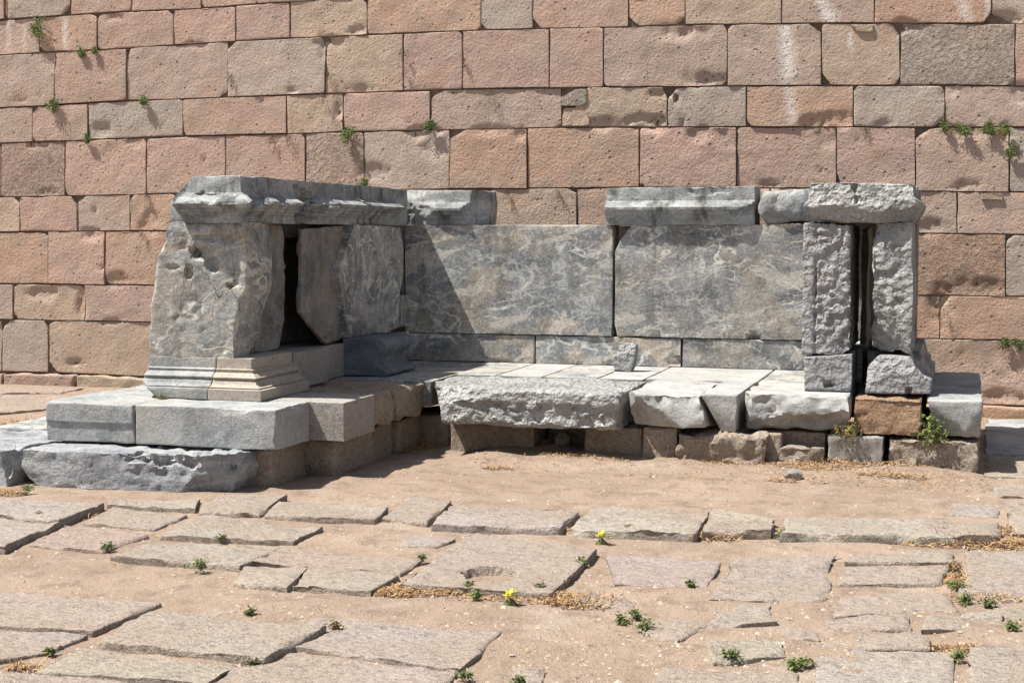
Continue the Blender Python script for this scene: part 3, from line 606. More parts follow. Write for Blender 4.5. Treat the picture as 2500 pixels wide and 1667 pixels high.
# carved bench support with an S shaped front
E('bench_support', M_marD, out=([(-4.60, .502), (-4.24, .502)], [(-4.24, .502), (-4.22, .525), (-4.235, .55), (-4.295, .575), (-4.325, .61), (-4.315, .65), (-4.26, .70), (-4.235, .735), (-4.25, .775), (-4.30, .795)], [(-4.60, .797), (-4.30, .795)], [(-4.60, .502), (-4.60, .797)]), at0=10.56, depth=.62, res=.018, r=.01, rv=1.2, amp=.004, warp=.004)
# --- left wing: uprights
fo = fx(8.875, [r5(160, 1244), r5(705, 1252), r5(712, 1020), r5(760, 870), r5(785, 790), r5(787, 560), r5(780, 402), r5(370, 388), r5(300, 392), r5(235, 520), r5(165, 700), r5(160, 860)])
fo = [(a, min(b, 1.688)) for a, b in fo]
for k in (6, 7, 8): fo[k] = (fo[k][0], 1.692)
def fxp(x, y, Y=8.875): q = on_y(r5(x, y), Y); return q
E('wing_upright', M_marE, out=([fo[0], fo[1]], [fo[1], fo[2], fo[3], fo[4], fo[5], fo[6]], [fo[8], fo[7], fo[6]], [fo[0], fo[11], fo[10], fo[9], fo[8]]), at0=8.875, depth=.40, res=.015, r=.010, rv=1.6, amp=.005, warp=.006, fr=3.5, rough=[(.002, 24), (.010, 6, lambda u, v: np.clip((v-.72)/.1, 0, 1)*np.clip((u-.15)/.1, 0, 1))],
  cuts=[((fxp(250, 600)), (-1, -.9, .25), .02), ((-4.56, 9.06, .98), (1, .35, -.55), .03), ((fxp(640, 430)), (-.02, -1, .42), .012)],
  dents=[(fxp(500, 560), (.09, .1, .05), (0, 1, 0), .045), (fxp(570, 640), (.05, .1, .06), (0, 1, 0), .05), (fxp(455, 570), (.03, .1, .04), (0, 1, 0), .05), (fxp(590, 470), (.2, .1, .025), (0, 1, 0), .03),
         (fxp(680, 780), (.03, .1, .02), (0, 1, 0), .04), (fxp(420, 690), (.03, .1, .06), (0, 1, 0), .03), (fxp(320, 660), (.06, .1, .02), (0, 1, 0), .02), (fxp(720, 700), (.03, .1, .1), (0, 1, 0), .02), (fxp(700, 500), (.09, .1, .03), (0, 1, 0), .02),
         ((XI, 9.05, 1.25), (.08, .09, .08), (-1, 0, 0), .03)])
E('wing_upright', M_marI, out=([(9.3, .775), (9.68, .775)], [(9.68, .775), (9.80, 1.0), (9.82, 1.3), (9.75, 1.69)], [(9.3, 1.69), (9.75, 1.69)], [(9.3, .775), (9.3, 1.69)]), plane='yz', at0=-4.72, depth=.30, res=.03, r=.02, rv=1.3, amp=.012, warp=.01)
yz = lambda pts, x: [(d[1]*x/d[0], EYE+d[2]*x/d[0]) for d in (ray(r5(*p)) for p in pts)]
q = yz([(1315, 1140), (1392, 1132), (1420, 1085), (1690, 1090), (1762, 1060), (1765, 830), (1788, 700), (1790, 560), (1770, 402), (1155, 402), (1160, 600), (1145, 960)], -4.56)
q = [(a, min(b, 1.688)) for a, b in q]
q = [(a+(.07 if k in (0, 9, 10, 11) else 0), b) for k, (a, b) in enumerate(q)]
j = yz([(1432, 1080), (1370, 690), (1475, 402)], -4.56)
E('wing_upright', M_marI, out=([(q[0][0], .765), (j[0][0]+.04, .765)], [(j[0][0]+.04, .765), (j[1][0]+.05, j[1][1]), (j[2][0]+.05, 1.688)], [q[9], (j[2][0]+.05, 1.688)], [(q[0][0], .765), q[11], q[10], q[9]]), plane='yz', at0=-4.605, depth=.06, res=.025, r=.02, rv=1.5, amp=.012, warp=.01, rough=[(.008, 8)])
E('wing_upright', M_marT, out=([(j[0][0]+.01, .80), (q[3][0], .79), (q[4][0], .81)], [(q[4][0], .81), q[5], q[6], q[7], q[8]], [(j[2][0], 1.688), q[8]], [(j[0][0]+.01, .80), j[1], (j[2][0], 1.688)]), plane='yz', at0=-4.555, depth=.10, res=.025, r=.006, rv=1.5, amp=.004, warp=.005)
E('filler_or_sun_lid', M_marI, box=(-5.2, -4.80, 9.3, 12.0, 1.58, 1.683), res=.1, r=.01)  # unseen lid added under the coping to keep sun out of the hollow
E('wing_upright', M_marI, box=(-5.24, -5.00, 9.29, 12.04, .765, 1.687), res=.06, r=.01, amp=.006)
E('filler_or_sun_lid', M_marE, box=(-4.66, -4.62, 11.88, 12.04, .80, 1.08), res=.03, r=.01)
# --- left wing: coping
cw = [(0, .0), (.055, .004), (.062, .022), (.075, .024), (.082, .045), (.10, .05), (.108, .066), (.125, .075), (.135, .10), (.155, .105), (.205, 0), (.215, -.01), (.31, -.02)]
zw = tuple(a for a, b in cw[1:-1])
E('coping_block', M_marC, out=([(-5.03, 1.680), (XI-.02, 1.680)], [(XI-.02, 1.680), (XI-.02, 1.998)], [(-4.97, 1.998), (XI-.02, 1.998)], [(-5.03, 1.680), (-5.07, 1.80), (-4.97, 1.998)]), at0=8.87, depth=.91, res=.018, r=.007, rv=1.8, amp=.006, prof=cw, proR=cw, zx=zw, warp=.003,
  cuts=[((-4.8, 8.80, 1.80), (0, -1, .42), .03), ((XI+.08, 9.68, 1.8), (1, .3, .1), .02), ((-4.47, 8.79, 1.875), (.8, -.9, .75), .02)],
  dents=[((XI+.09, 9.70, 1.82), (.14, .09, .3), (-1, .1, 0), .12), ((XI+.1, 9.35, 1.84), (.1, .13, .05), (-1, 0, 0), .05), ((XI+.1, 8.98, 1.84), (.1, .16, .06), (-1, 0, 0), .07), ((-4.85, 8.82, 1.86), (.12, .08, .04), (0, 1, 0), .04)])
E('coping_block', M_marC, out=([(-5.28, 1.69), (-5.04, 1.69)], [(-5.04, 1.69), (-5.02, 1.98)], [(-5.12, 1.97), (-5.02, 1.98)], [(-5.28, 1.69), (-5.26, 1.85), (-5.12, 1.97)]), at0=9.1, depth=1.0, res=.03, r=.02, amp=.015, warp=.01)
E('coping_block', M_marC, out=([(-5.24, 1.680), (XI-.02, 1.680)], [(XI-.02, 1.680), (XI-.02, 1.998)], [(-5.2, 1.998), (XI-.02, 1.998)], [(-5.24, 1.680), (-5.2, 1.998)]), at0=9.79, depth=1.02, res=.02, r=.007, rv=1.8, amp=.005, proR=cw, zx=zw, warp=.003,
  cuts=[((XI+.06, 9.95, 1.8), (.9, -.9, .1), .02), ((XI-.02, 10.3, 1.99), (.8, 0, 1), .01)],
  dents=[((XI+.05, 9.92, 1.80), (.14, .13, .2), (-1, 0, 0), .11), ((XI, 10.25, 1.96), (.05, .03, .08), (-1, 0, 0), .05), ((XI+.1, 10.15, 1.85), (.08, .15, .06), (-1, 0, 0), .05)])
E('coping_block', M_marC, out=([(-5.24, 1.680), (XI-.02, 1.680)], [(XI-.02, 1.680), (XI-.02, 1.998)], [(-5.2, 1.998), (XI-.02, 1.998)], [(-5.24, 1.680), (-5.2, 1.998)]), at0=10.84, depth=.78, res=.02, r=.007, rv=1.8, amp=.005, proR=cw, zx=zw, warp=.003,
  cuts=[((XI+.02, 10.90, 1.8), (.6, -1, .1), .015), ((XI+.02, 11.60, 1.97), (.7, .8, .6), .012)])
E('coping_block', M_marC, box=(-5.2, -4.61, 11.63, 12.02, 1.680, 1.998), res=.03, r=.01, amp=.005)
# --- right wing
E('moulded_base', M_marP, out=([(-1.025, .502), (-.70, .502)], [(-.70, .502), (-.70, .77)], [(-1.03, .745), (-.70, .765)], [(-1.025, .502), (-1.03, .745)]), at0=10.45, depth=.6, res=.022, r=.01, rv=1.3, amp=.005, warp=.004, dents=[((-.86, 10.45, .55), (.035, .05, .022), (0, 1, 0), .05)])
rb = fx(10.45, [rB(1112, 1462), rB(1562, 1468), rB(1560, 1370), rB(1500, 1345), rB(1445, 1285), rB(1420, 1222), rB(1200, 1215), rB(1130, 1280)])
E('moulded_base', M_marP, out=([(rb[0][0], .502), (rb[1][0], .502)], [(rb[1][0], .502), rb[2], rb[3], rb[4], rb[5]], [rb[6], rb[5]], [(rb[0][0], .502), rb[7], rb[6]]), at0=10.42, depth=.45, res=.02, r=.008, rv=1.4, amp=.005, warp=.004,
  cuts=[((-.35, 10.44, .70), (-.1, -1, .45), .012), ((-.55, 10.46, .65), (-.7, -1, .5), .012)], dents=[((-.31, 10.42, .52), (.025, .06, .035), (0, 1, 0), .05)])
E('moulded_base', M_marT, box=(-.62, -.25, 10.9, 12.3, .502, .762), res=.03, dres=.06, r=.006, proR=[(0, .09), (.08, .09), (.09, .06), (.14, .055), (.15, .03), (.26, 0)], zx=(.08, .09, .14, .15))
E('base_slab', M_marT, box=(-1.02, -.66, 11.06, 12.33, .502, .765), res=.06, r=.01)
def boss(x0, x1, z0, z1):
    return None
E('wing_upright', M_marP, out=([(-1.05, .75), (-.78, .755), (-.715, .79)], [(-.715, .79), (-.715, 1.68)], [(-1.05, 1.687), (-.715, 1.685)], [(-1.05, .75), (-1.05, 1.687)]), at0=10.49, depth=.95, res=.015, dres=.05, r=.010, rv=1.2, amp=.004, warp=.005, rough=[(.010, 19, lambda u, v: np.clip((u-.22)/.04, 0, 1))],
  cuts=[((-.735, 10.5, 1.62), (1, -.7, .3), .01)], dents=[((-.965, 10.49, 1.2), (.008, .05, .5), (0, 1, 0), .02)])
rp = fx(10.5, [rB(1150, 1175), rB(1210, 1200), rB(1290, 1208), rB(1335, 1192), rB(1420, 1216), rB(1430, 800), rB(1428, 380), rB(1182, 380), rB(1152, 500), rB(1152, 640), rB(1165, 740), rB(1150, 840), rB(1165, 950), rB(1127, 1060)])
rp = [(a, min(b, 1.687)) for a, b in rp]
for k in (6, 7): rp[k] = (rp[k][0], 1.692)
E('wing_upright', M_marR, out=([rp[0], rp[1], rp[2], rp[3], rp[4]], [rp[4], rp[5], rp[6]], [rp[7], rp[6]], [rp[0], rp[13], rp[12], rp[11], rp[10], rp[9], rp[8], rp[7]]), at0=10.5, depth=.9, res=.015, dres=.05, r=.010, rv=1.3, amp=.006, warp=.004, rough=[(.010, 17, lambda u, v: np.clip((.78-u)/.04, 0, 1))],
  cuts=[((-.44, 10.505, 1.05), (-.62, -1, -.40), .012), ((-.52, 10.52, 1.55), (-.35, -1, .35), .01)])
E('coping_block', M_marC, box=(-1.04, -.30, 11.28, 12.33, 1.68, 1.96), res=.06, r=.015, amp=.008)  # unseen rear cap added to shut daylight out of the wing gap
E('wing_upright', M_marI, box=(-.70, -.65, 11.3, 12.0, .77, 1.66), res=.04, r=.01, amp=.01, warp=.01)
E('wing_upright', M_marI, box=(-1.0, -.31, 11.9, 12.33, .77, 1.687), res=.06, r=.01)
cc = fx(10.46, [rB(738, 350), rB(1442, 360), rB(1450, 315), rB(1500, 262), rB(1512, 215), rB(1445, 165), rB(1436, 70), rB(745, 66), rB(738, 180), rB(700, 215), rB(735, 290)])
E('coping_block', M_marR, out=([(cc[0][0], 1.680), (cc[1][0], 1.680)], [(cc[1][0], 1.680), cc[2], cc[3], cc[4], cc[5], cc[6]], [cc[7], cc[6]], [(cc[0][0], 1.680), cc[10], cc[9], cc[8], cc[7]]), at0=10.455, depth=.8, res=.018, r=.007, rv=1.6, amp=.010, warp=.006, fr=4, rough=[(.004, 20)],
  cuts=[((-.6, 10.47, 1.86), (0, -1, .30), .025), ((-.85, 10.50, 1.73), (-.1, -1, -.6), .02), ((-.4, 10.49, 1.72), (.35, -1, -.6), .015), ((-.95, 10.475, 1.88), (-.35, -1, .3), .02)],
  dents=[(on_y(rB(1050, 110), 10.455), (.02, .06, .05), (0, 1, 0), .04), (on_y(rB(1062, 180), 10.455), (.015, .06, .03), (0, 1, 0), .03)])

# ------------------------------------------------------------------ loose stones
o = stone('carved_stone', M_marR, out=([(-2.65, .502), (-2.50, .502)], [(-2.50, .502), (-2.475, .6), (-2.475, .722)], [(-2.615, .735), (-2.475, .722)], [(-2.65, .502), (-2.655, .6), (-2.615, .735)]), at0=11.52, depth=.13, res=.015, r=.012, rv=1.2, amp=.006, warp=.004, cuts=[((-2.56, 11.55, .69), (0, -1, .6), .006)])
tag(o, 'small upright white stone fragment standing on the marble bench against its back', 'stone')
def rock(name, c, r, mat, seed, sq=(1, 1, 1)):
    import bmesh
    bm = bmesh.new(); bmesh.ops.create_icosphere(bm, subdivisions=3, radius=1)
    V = np.array([v.co[:] for v in bm.verts]); F = [[v.index for v in f.verts] for f in bm.faces]; bm.free()
    V = V*(1+.22*fbm(V*1.3+seed, seed, 3))[:, None]
    rs = np.random.RandomState(seed)
    for _ in range(7):
        n = rs.normal(size=3); n /= np.linalg.norm(n); d = V@n-rs.uniform(.6, .8); V = V-n*np.maximum(d, 0)[:, None]
    V = V*np.array(sq)*r; V[:, 2] -= V[:, 2].min()
    return link_mesh(name, V+np.array(c), F, mat, sharp=40, origin=c)
tag(rock('rock', tuple(on_z(rA(1335, 1440), -.005)+np.array([0, .05, 0])), .075, M_found, 3), 'round brown rock lying on the soil under the ledge', 'rock')
tag(rock('rock', tuple(on_z(rC(693, 962), -.01)+np.array([0, .03, 0])), .062, M_marI, 6, (1, .8, .7)), 'dark grey angular rock lying on the open sand', 'rock')

# ------------------------------------------------------------------ paving
PV = tag(empty('pavement', (-2.5, 7, 0)), kind='structure'); PV.matrix_world = Matrix.Translation((-2.5, 7, 0))
random.seed(11)
PG = (.355, .300, .255); PP = (.355, .278, .232); PB = (.33, .298, .27); PL = (.38, .335, .292)
def pave(fn, c4, z0, col=PG, mat=None, r=.012, rough=None, holes=None, th=.14, warp=.02, cuts=()):
    z = (z0*.8 if z0 > .045 else z0*.42+.009)
    q = [on_z(fn(*p), z) for p in c4]; c = [(p[0], p[1]) for p in q]
    o = stone('paving_slab', mat or M_pave, out=c, plane='xy', at0=z, depth=th, res=.035, dres=.03, r=.024 if rough else max(r, .015), rv=1.9, amp=.007, fr=2.5, warp=warp, rough=rough or [(.004, 16)], color=tuple(v*random.uniform(.95, 1.05) for v in col), hole=holes, cuts=cuts, sharp=50)
    chainto(o, PV); return o
pave(g1, [(-250, 262), (395, 322), (705, 205), (-100, 165)], .05, PG)
pave(g1, [(-350, 470), (20, 503), (400, 342), (-200, 283)], .05, PL)
pave(g1, [(555, 338), (1040, 388), (1288, 285), (760, 228)], .012, PP)
pave(g1, [(165, 492), (720, 528), (1020, 418), (430, 352)], .015, PP)
pave(g1, [(1070, 425), (1990, 470), (2185, 370), (1370, 282)], .03, PL)
pave(g1, [(735, 568), (1610, 635), (1940, 495), (960, 485)], .03, PG)
pave(g1, [(1542, 735), (1940, 776), (2095, 645), (1650, 625)], .04, PG)
pave(g2, [(-252, 768), (290, 805), (500, 690), (-130, 640)], .035, PG)
pave(g2, [(-520, 610), (510, 680), (640, 600), (-360, 500)], .012, PP)
pave(g2, [(470, 492), (770, 500), (870, 440), (560, 410)], .006, PG)
# kerb-like line of long stones
pave(g1, [(720, 215), (1320, 250), (1370, 185), (760, 178)], .03, PG)
pave(g1, [(1325, 262), (1755, 285), (1945, 150), (1500, 150)], .05, PG, r=.02)
pave(g2, [(-440, 290), (340, 315), (430, 225), (-330, 185)], .05, PL, r=.02)
pave(g2, [(350, 312), (690, 342), (835, 200), (560, 155)], .03, PB)
pave(g2, [(700, 347), (1600, 372), (1720, 262), (830, 225)], .05, PL, r=.018)
pave(g2, [(1620, 382), (2512, 405), (2585, 265), (1800, 215)], .06, PL, r=.018, rough=[(.008, 9)])
pave(g3, [(175, 398), (640, 395), (700, 300), (245, 235)], .055, PL, rough=[(.008, 9)])
pave(g3, [(690, 418), (2238, 432), (2215, 320), (740, 288)], .06, PL, r=.018, rough=[(.006, 9)])
pave(g3, [(2275, 425), (2700, 440), (2700, 205), (2215, 190)], .03, PL, rough=[(.008, 9)])
pave(g3, [(2130, 165), (2700, 175), (2700, 50), (2110, 62)], .02, PL, rough=[(.006, 9)])
pave(g3, [(1850, 290), (2190, 300), (2190, 210), (1870, 215)], .004, PL)
hc = on_z(g2(1110, 683), .034)
def hole(w):
    d = np.hypot((w[:, 0]-hc[0])/.125, (w[:, 1]-hc[1])/.14)+.08*fbm(w*20, 4, 2)
    m = (w[:, 2] > -.02); w = w.copy(); w[:, 2] -= np.where(m, .058*np.clip((1.05-d)/.05, 0, 1), 0); return w
q = [on_z(g2(*p), .04) for p in [(480, 742), (1530, 802), (1830, 502), (990, 392), (640, 622), (750, 552)]]
c = [(p[0], p[1]) for p in q]
o = stone('paving_slab', M_pave, out=([c[0], c[1]], [c[1], c[2]], [c[3], c[2]], [c[0], c[4], c[5], c[3]]), plane='xy', at0=.034, depth=.14, res=.016, dres=.04, r=.012, rv=1.3, amp=.008, fr=2.5, warp=.012, rough=[(.003, 16)], color=PG, hole=hole, sharp=50); chainto(o, PV)
o['label'] = 'large paving slab with a round socket cut in it'
# foreground left
pave(g1, [(-400, 1010), (640, 1072), (1110, 885), (-150, 780)], .035, PG)
pave(g1, [(-500, 1330), (330, 1205), (620, 1085), (-400, 1030)], .025, PG)
pave(g1, [(640, 1130), (1800, 1265), (2215, 1040), (1000, 925)], .05, PG)
pave(g1, [(190, 1332), (1400, 1425), (1612, 1295), (560, 1162)], .03, PG)
pave(g1, [(-500, 1560), (1150, 1540), (1290, 1430), (60, 1348)], .03, PG)
pave(g2, [(-480, 1160), (890, 1325), (1218, 1075), (-40, 985)], .02, PG)
pave(g2, [(-1000, 1560), (740, 1560), (890, 1340), (-500, 1180)], .018, PG)
pave(g2, [(-420, 1140), (-330, 1155), (-20, 1000), (-100, 985)], .0, PG)
# foreground right
pave(g3, [(-410, 765), (200, 778), (330, 600), (-480, 545)], .012, PG)
pave(g3, [(220, 862), (1020, 872), (1112, 545), (380, 565)], .02, PG, rough=[(.006, 9)])
pave(g3, [(1060, 755), (1830, 745), (1880, 622), (1150, 635)], .02, PG, rough=[(.006, 9)])
pave(g3, [(1140, 605), (1880, 608), (1890, 540), (1200, 540)], .012, PG)
pave(g3, [(1905, 838), (2700, 890), (2700, 530), (1930, 535)], .02, PB)
RR = [(.006, 7)]
pave(g3, [(1050, 965), (1930, 940), (1830, 790), (1100, 820)], .014, PG, rough=RR)
pave(g3, [(-740, 850), (-250, 965), (-270, 870), (-600, 765)], .016, PG, rough=RR)
pave(g3, [(-250, 1085), (20, 1135), (310, 1000), (-130, 950)], .02, PG, rough=RR)
pave(g3, [(870, 1520), (1900, 1520), (1890, 1200), (960, 1190)], .018, PG)
pave(g3, [(1945, 1560), (2700, 1560), (2700, 1100), (1980, 1150)], .02, PG, rough=[(.008, 10)])
pave(g3, [(-300, 1520), (830, 1500), (830, 1340), (-100, 1310)], .012, PG)
pave(g3, [(220, 1275), (740, 1235), (700, 1120), (190, 1090)], .016, PG, rough=RR)
pave(g3, [(700, 1115), (1005, 1125), (990, 1045), (730, 1030)], .02, PG, rough=RR)
pave(g3, [(1150, 1190), (1725, 1180), (1700, 1085), (1250, 1075)], .02, PG, rough=RR)
pave(g3, [(940, 1065), (1600, 1055), (1560, 960), (960, 975)], .016, PG, rough=RR)
pave(g3, [(1640, 1070), (2250, 1050), (2200, 950), (1650, 950)], .012, PG, rough=RR)
pave(g3, [(1960, 950), (2700, 1000), (2700, 905), (2150, 890)], .012, PG, rough=RR)
pave(g3, [(180, 1060), (700, 1010), (660, 890), (330, 880)], .010, PG, rough=RR)
pave(g2, [(1180, 1400), (1500, 1420), (1500, 1330), (1240, 1320)], .006, PG, rough=RR)
# beside the left wing and the right end
pave(r9, [(-300, 418), (380, 412), (540, 382), (-250, 362)], .01, PP)
pave(r9, [(-400, 570), (270, 520), (520, 430), (-250, 425)], .006, PP)
pave(rC, [(2070, 585), (2600, 600), (2600, 512), (2085, 505)], .02, PB, M_marB)
pave(rC, [(2060, 745), (2600, 765), (2600, 600), (2072, 590)], .03, PB, M_marB)
pave(rC, [(2058, 905), (2600, 930), (2600, 775), (2062, 755)], .012, PL)

# ------------------------------------------------------------------ weeds
def fbasis(n):
    n = n/np.linalg.norm(n); a = np.cross(n, (0, 0, 1.)) if abs(n[2]) < .9 else np.cross(n, (1., 0, 0)); a /= np.linalg.norm(a); return a, np.cross(n, a)
def tuft(name, c, r, mats, label, cat='weed', group=None, leaves=120, droop=0., up=(0, 0, 1.), lw=.012, ll=.03, seed=0, stems=6, flat=1., hug=0):
    rs = np.random.RandomState(seed+int(abs(c[0])*97)); V = []; F = []; MI = []
    up = np.asarray(up, float); up /= np.linalg.norm(up); c = np.asarray(c, float)
    tips = []
    for s in range(stems):                                     # thin curving stems
        d = rs.normal(size=3)*.8+up*1.0; d[2] -= droop; d /= np.linalg.norm(d); L = r*rs.uniform(.6, 1.15); p = c+rs.normal(size=3)*r*.12; pts = [p]
        for k in range(4):
            d = d+rs.normal(size=3)*.22+np.array([0, 0, -droop*.4]); d /= np.linalg.norm(d); p = p+d*L/4; pts.append(p)
        w = .0016+.0012*rs.rand(); a, b = fbasis(d)
        for k in range(4):
            o = len(V); wa = a*w*(1-k*.18)
            V += [pts[k]-wa, pts[k]+wa, pts[k+1]+wa*.8, pts[k+1]-wa*.8]; F.append([o, o+1, o+2, o+3]); MI.append(len(mats)-1)
        tips += pts[1:]
    for s in range(leaves):
        p = tips[rs.randint(len(tips))]+rs.normal(size=3)*r*.16
        n = rs.normal(size=3)*.7+up*.6; a, b = fbasis(n); t = rs.rand()*6.28; u = a*math.cos(t)+b*math.sin(t); v = np.cross(n/np.linalg.norm(n), u)
        l = ll*rs.uniform(.5, 1.2); w = lw*rs.uniform(.5, 1.1); o = len(V); nn = n/np.linalg.norm(n)*l*.2
        V += [p, p+u*l*.5+v*w*.5, p+u*l-nn, p+u*l*.5-v*w*.5]; F.append([o, o+1, o+2, o+3]); MI.append(rs.randint(max(1, len(mats)-1)))
    V = np.array(V)
    if hug: V[:, 1] = c[1]+(V[:, 1]-c[1])*hug
    if flat != 1.: V[:, 2] = c[2]+(V[:, 2]-c[2])*flat
    o = link_mesh(name, V, F, mats, smooth=False, mi=MI, origin=c)
    return tag(o, label, cat, group)
GW = 'green weeds rooted in the wall joints'
for k, (p, r, m, lb) in enumerate([
 (z1(245, 175), .135, 0, 'largest bright green weed, near the top left of the stone wall'),
 (z1(520, 332), .06, 0, 'left one of two small green weeds close together in an upper wall joint'),
 (z1(603, 325), .052, 0, 'right one of two small green weeds close together in an upper wall joint'),
 (z1(335, 662), .11, 0, 'round green cushion weed on the left of the wall below the pair of small weeds'),
 (z1(922, 642), .078, 0, 'green weed above the grey wall block with a broken corner'),
 (z1(556, 883), .052, 1, 'tiny dark green weed at the lower corner of the grey left block'),
 (z1(2222, 850), .105, 0, 'ragged green weed in the wall joint above the left wing coping'),
 (z2(655, 795), .085, 1, 'dark green ivy-like weed in a vertical wall joint near the middle'),
 (z2(236, 1168), .05, 0, 'small green weed just showing above the left wing coping'),
 (z3(1845, 800), .07, 1, 'leftmost of the four green weeds in a row at the upper right'),
 (z3(1980, 825), .085, 0, 'second of the four green weeds in a row at the upper right'),
 (z3(2130, 812), .085, 0, 'third of the four green weeds in a row at the upper right'),
 (z3(2232, 820), .06, 0, 'rightmost of the four green weeds in a row at the upper right'),
 (z3(2264, 965), .07, 0, 'lone green weed in the vertical joint at the right edge of the wall'),
 (rB(2040, 1118), .07, 1, 'left part of the low dark green moss at the lower right of the wall'),
 (rB(2120, 1120), .07, 1, 'right part of the low dark green moss at the lower right of the wall')]):
    c = on_y(p, WY-.02)
    tuft('wall_weed', c, r*.82, [M_veg if m == 0 else M_vegd, M_vegd, M_root], lb, 'weed', GW, hug=.42, leaves=int(140+r*3200), droop=.35, up=(0, -1, .2), lw=.016, ll=.028, seed=k, stems=12)
for k, (p, r, lb) in enumerate([
 (z1(1467, 470), .11, 'dry roots hanging in a vertical joint high on the left of the wall'),
 (z1(2088, 460), .10, 'dry roots hanging in the joint beside the large grey rounded block'),
 (z1(2060, 605), .12, 'dark dry roots hanging from the joint over the tan block left of centre'),
 (z1(1730, 862), .11, 'left one of two dry root tufts hanging over a pink block above the left wing'),
 (z1(1845, 862), .12, 'right one of two dry root tufts hanging over a pink block above the left wing'),
 (z1(905, 1475), .08, 'dry brown roots on the wall beside the top of the left wing'),
 (z1(940, 1240), .10, 'thin dry roots trailing below the long vertical joint left of the wing'),
 (z2(482, 320), .09, 'upper dry tuft in the vertical joint at the top centre of the wall'),
 (z2(482, 440), .07, 'lower dry tuft in the vertical joint at the top centre of the wall'),
 (z2(865, 380), .06, 'small dry tuft in the third vertical joint of the upper centre'),
 (z2(1045, 575), .15, 'largest hanging tuft of dry yellowish stems at the centre of the wall'),
 (z2(1140, 1215), .07, 'left one of two dry tufts hanging over the tan block above the bench back'),
 (z2(1470, 1215), .08, 'right one of two dry tufts hanging over the tan block above the bench back'),
 (z3(1345, 820), .05, 'small dry tuft under a joint on the right of the wall'),
 (rB(1628, 900), .12, 'dry stems hanging in the vertical joint right of the right wing')]):
    c = on_y(p, WY-.02)
    tuft('hanging_roots', c, r, [M_root if k not in (10, 14) else M_dry, M_root], lb, 'dry plant', 'dry plants hanging on the wall', hug=.6, leaves=30, droop=1.1, up=(.15, -.5, -.3), lw=.005, ll=.04, seed=k+40, stems=16)

for k, (p, r, m, lb) in enumerate([
 (g1(270, 302), .055, 1, 'flat green weed between two slabs at the left edge of the paving'),
 (g1(728, 512), .045, 1, 'small dark weed below the pink slabs on the left'),
 (g1(1500, 458), .045, 1, 'small weed under the pale left centre slab'),
 (g1(1350, 655), .085, 0, 'spreading green weed below the narrow slab on the left'),
 (g1(350, 1215), .035, 1, 'small weed in the diagonal joint at the lower left'),
 (g1(1715, 1292), .035, 1, 'tiny weed in the joint at the bottom left of the centre'),
 (g1(1690, 960), .045, 1, 'flat weed at the back edge of the big lower left slab'),
 (g1(2258, 1058), .055, 2, 'brown withered weed at the dark gap corner of the big lower left slab'),
 (r9(175, 1030), .07, 0, 'yellow green weed at the broken left end of the lowest marble step'),
 (g2(640, 590), .04, 1, 'upright dark sprout left of the slab with the round socket'),
 (g2(958, 790), .055, 1, 'green weed at the lower edge of the slab with the round socket'),
 (g2(1010, 845), .05, 0, 'light green weed in the dry grass below the socket slab'),
 (g2(1440, 795), .05, 1, 'green sprout at the lower right corner of the socket slab'),
 (g2(2045, 392), .06, 1, 'dark green weed at the front of the long pale paving stones'),
 (g2(1712, 622), .06, 1, 'dark green weed on the right edge of the socket slab'),
 (g2(2085, 975), .07, 1, 'upper one of three weeds among rubble right of the bottom centre'),
 (g2(2145, 1058), .06, 1, 'lowest of three weeds among rubble right of the bottom centre'),
 (g2(1995, 1008), .055, 0, 'leftmost of three weeds among rubble right of the bottom centre'),
 (g2(930, 1385), .04, 1, 'small weed at the bottom edge left of centre'),
 (g2(1300, 1425), .045, 1, 'small weed at the bottom edge near the centre'),
 (g3(105, 770), .05, 1, 'dark weed at the lower left of the coarse grained slab on the right'),
 (g3(360, 1248), .065, 1, 'full green weed among the lower right rubble'),
 (g3(790, 1310), .055, 0, 'left one of two weeds touching each other at the lower right'),
 (g3(868, 1295), .05, 1, 'right one of two weeds touching each other at the lower right'),
 (g3(1890, 660), .06, 2, 'brown weed in the joint left of the smooth grey slab, upper one'),
 (g3(1893, 770), .06, 0, 'green brown weed in the joint left of the smooth grey slab, lower one'),
 (g3(1965, 868), .065, 0, 'green weed at the lower left corner of the smooth grey slab'),
 (g3(2110, 900), .055, 1, 'green weed below the smooth grey slab at the right'),
 (g3(2278, 1056), .055, 1, 'round green weed near the right edge of the paving'),
 (g3(1920, 1250), .05, 0, 'green weed in the joint at the bottom right'),
 (g3(1828, 412), .06, 1, 'upright dark weed in front of the long stone on the right'),
 (g3(1165, 438), .05, 0, 'low yellowish weed in front of the middle of the long right stone'),
 (g3(715, 428), .05, 0, 'low weed at the left end of the long right stone'),
 (rC(530, 790), .06, 0, 'green weed in front of the low foundation stone'),
 (rC(870, 790), .085, 0, 'bright green leafy weed between two foundation stones on the right'),
 (rC(1765, 870), .07, 0, 'yellow green weed at the foot of the last foundation stone')]):
    c = on_z(p, .015)
    tuft('ground_weed', c, r*.66, [(M_veg, M_vegd, M_dry)[m], M_vegd if m != 2 else M_root, M_dry], lb, 'weed', 'weeds growing between the paving stones', leaves=int(70+r*1300), droop=.1, lw=.011, ll=.022, seed=k+90, stems=10, flat=.75)
c = on_y(rC(1690, 555), 10.27); tuft('ledge_weed', c, .13, [M_veg, M_vegd, M_dry], 'bushy green weed filling the joint beside the orange block of the ledge', 'weed', 'weeds on the ledge', leaves=420, droop=.5, up=(0, -1, .1), lw=.018, ll=.03, seed=7, stems=18)
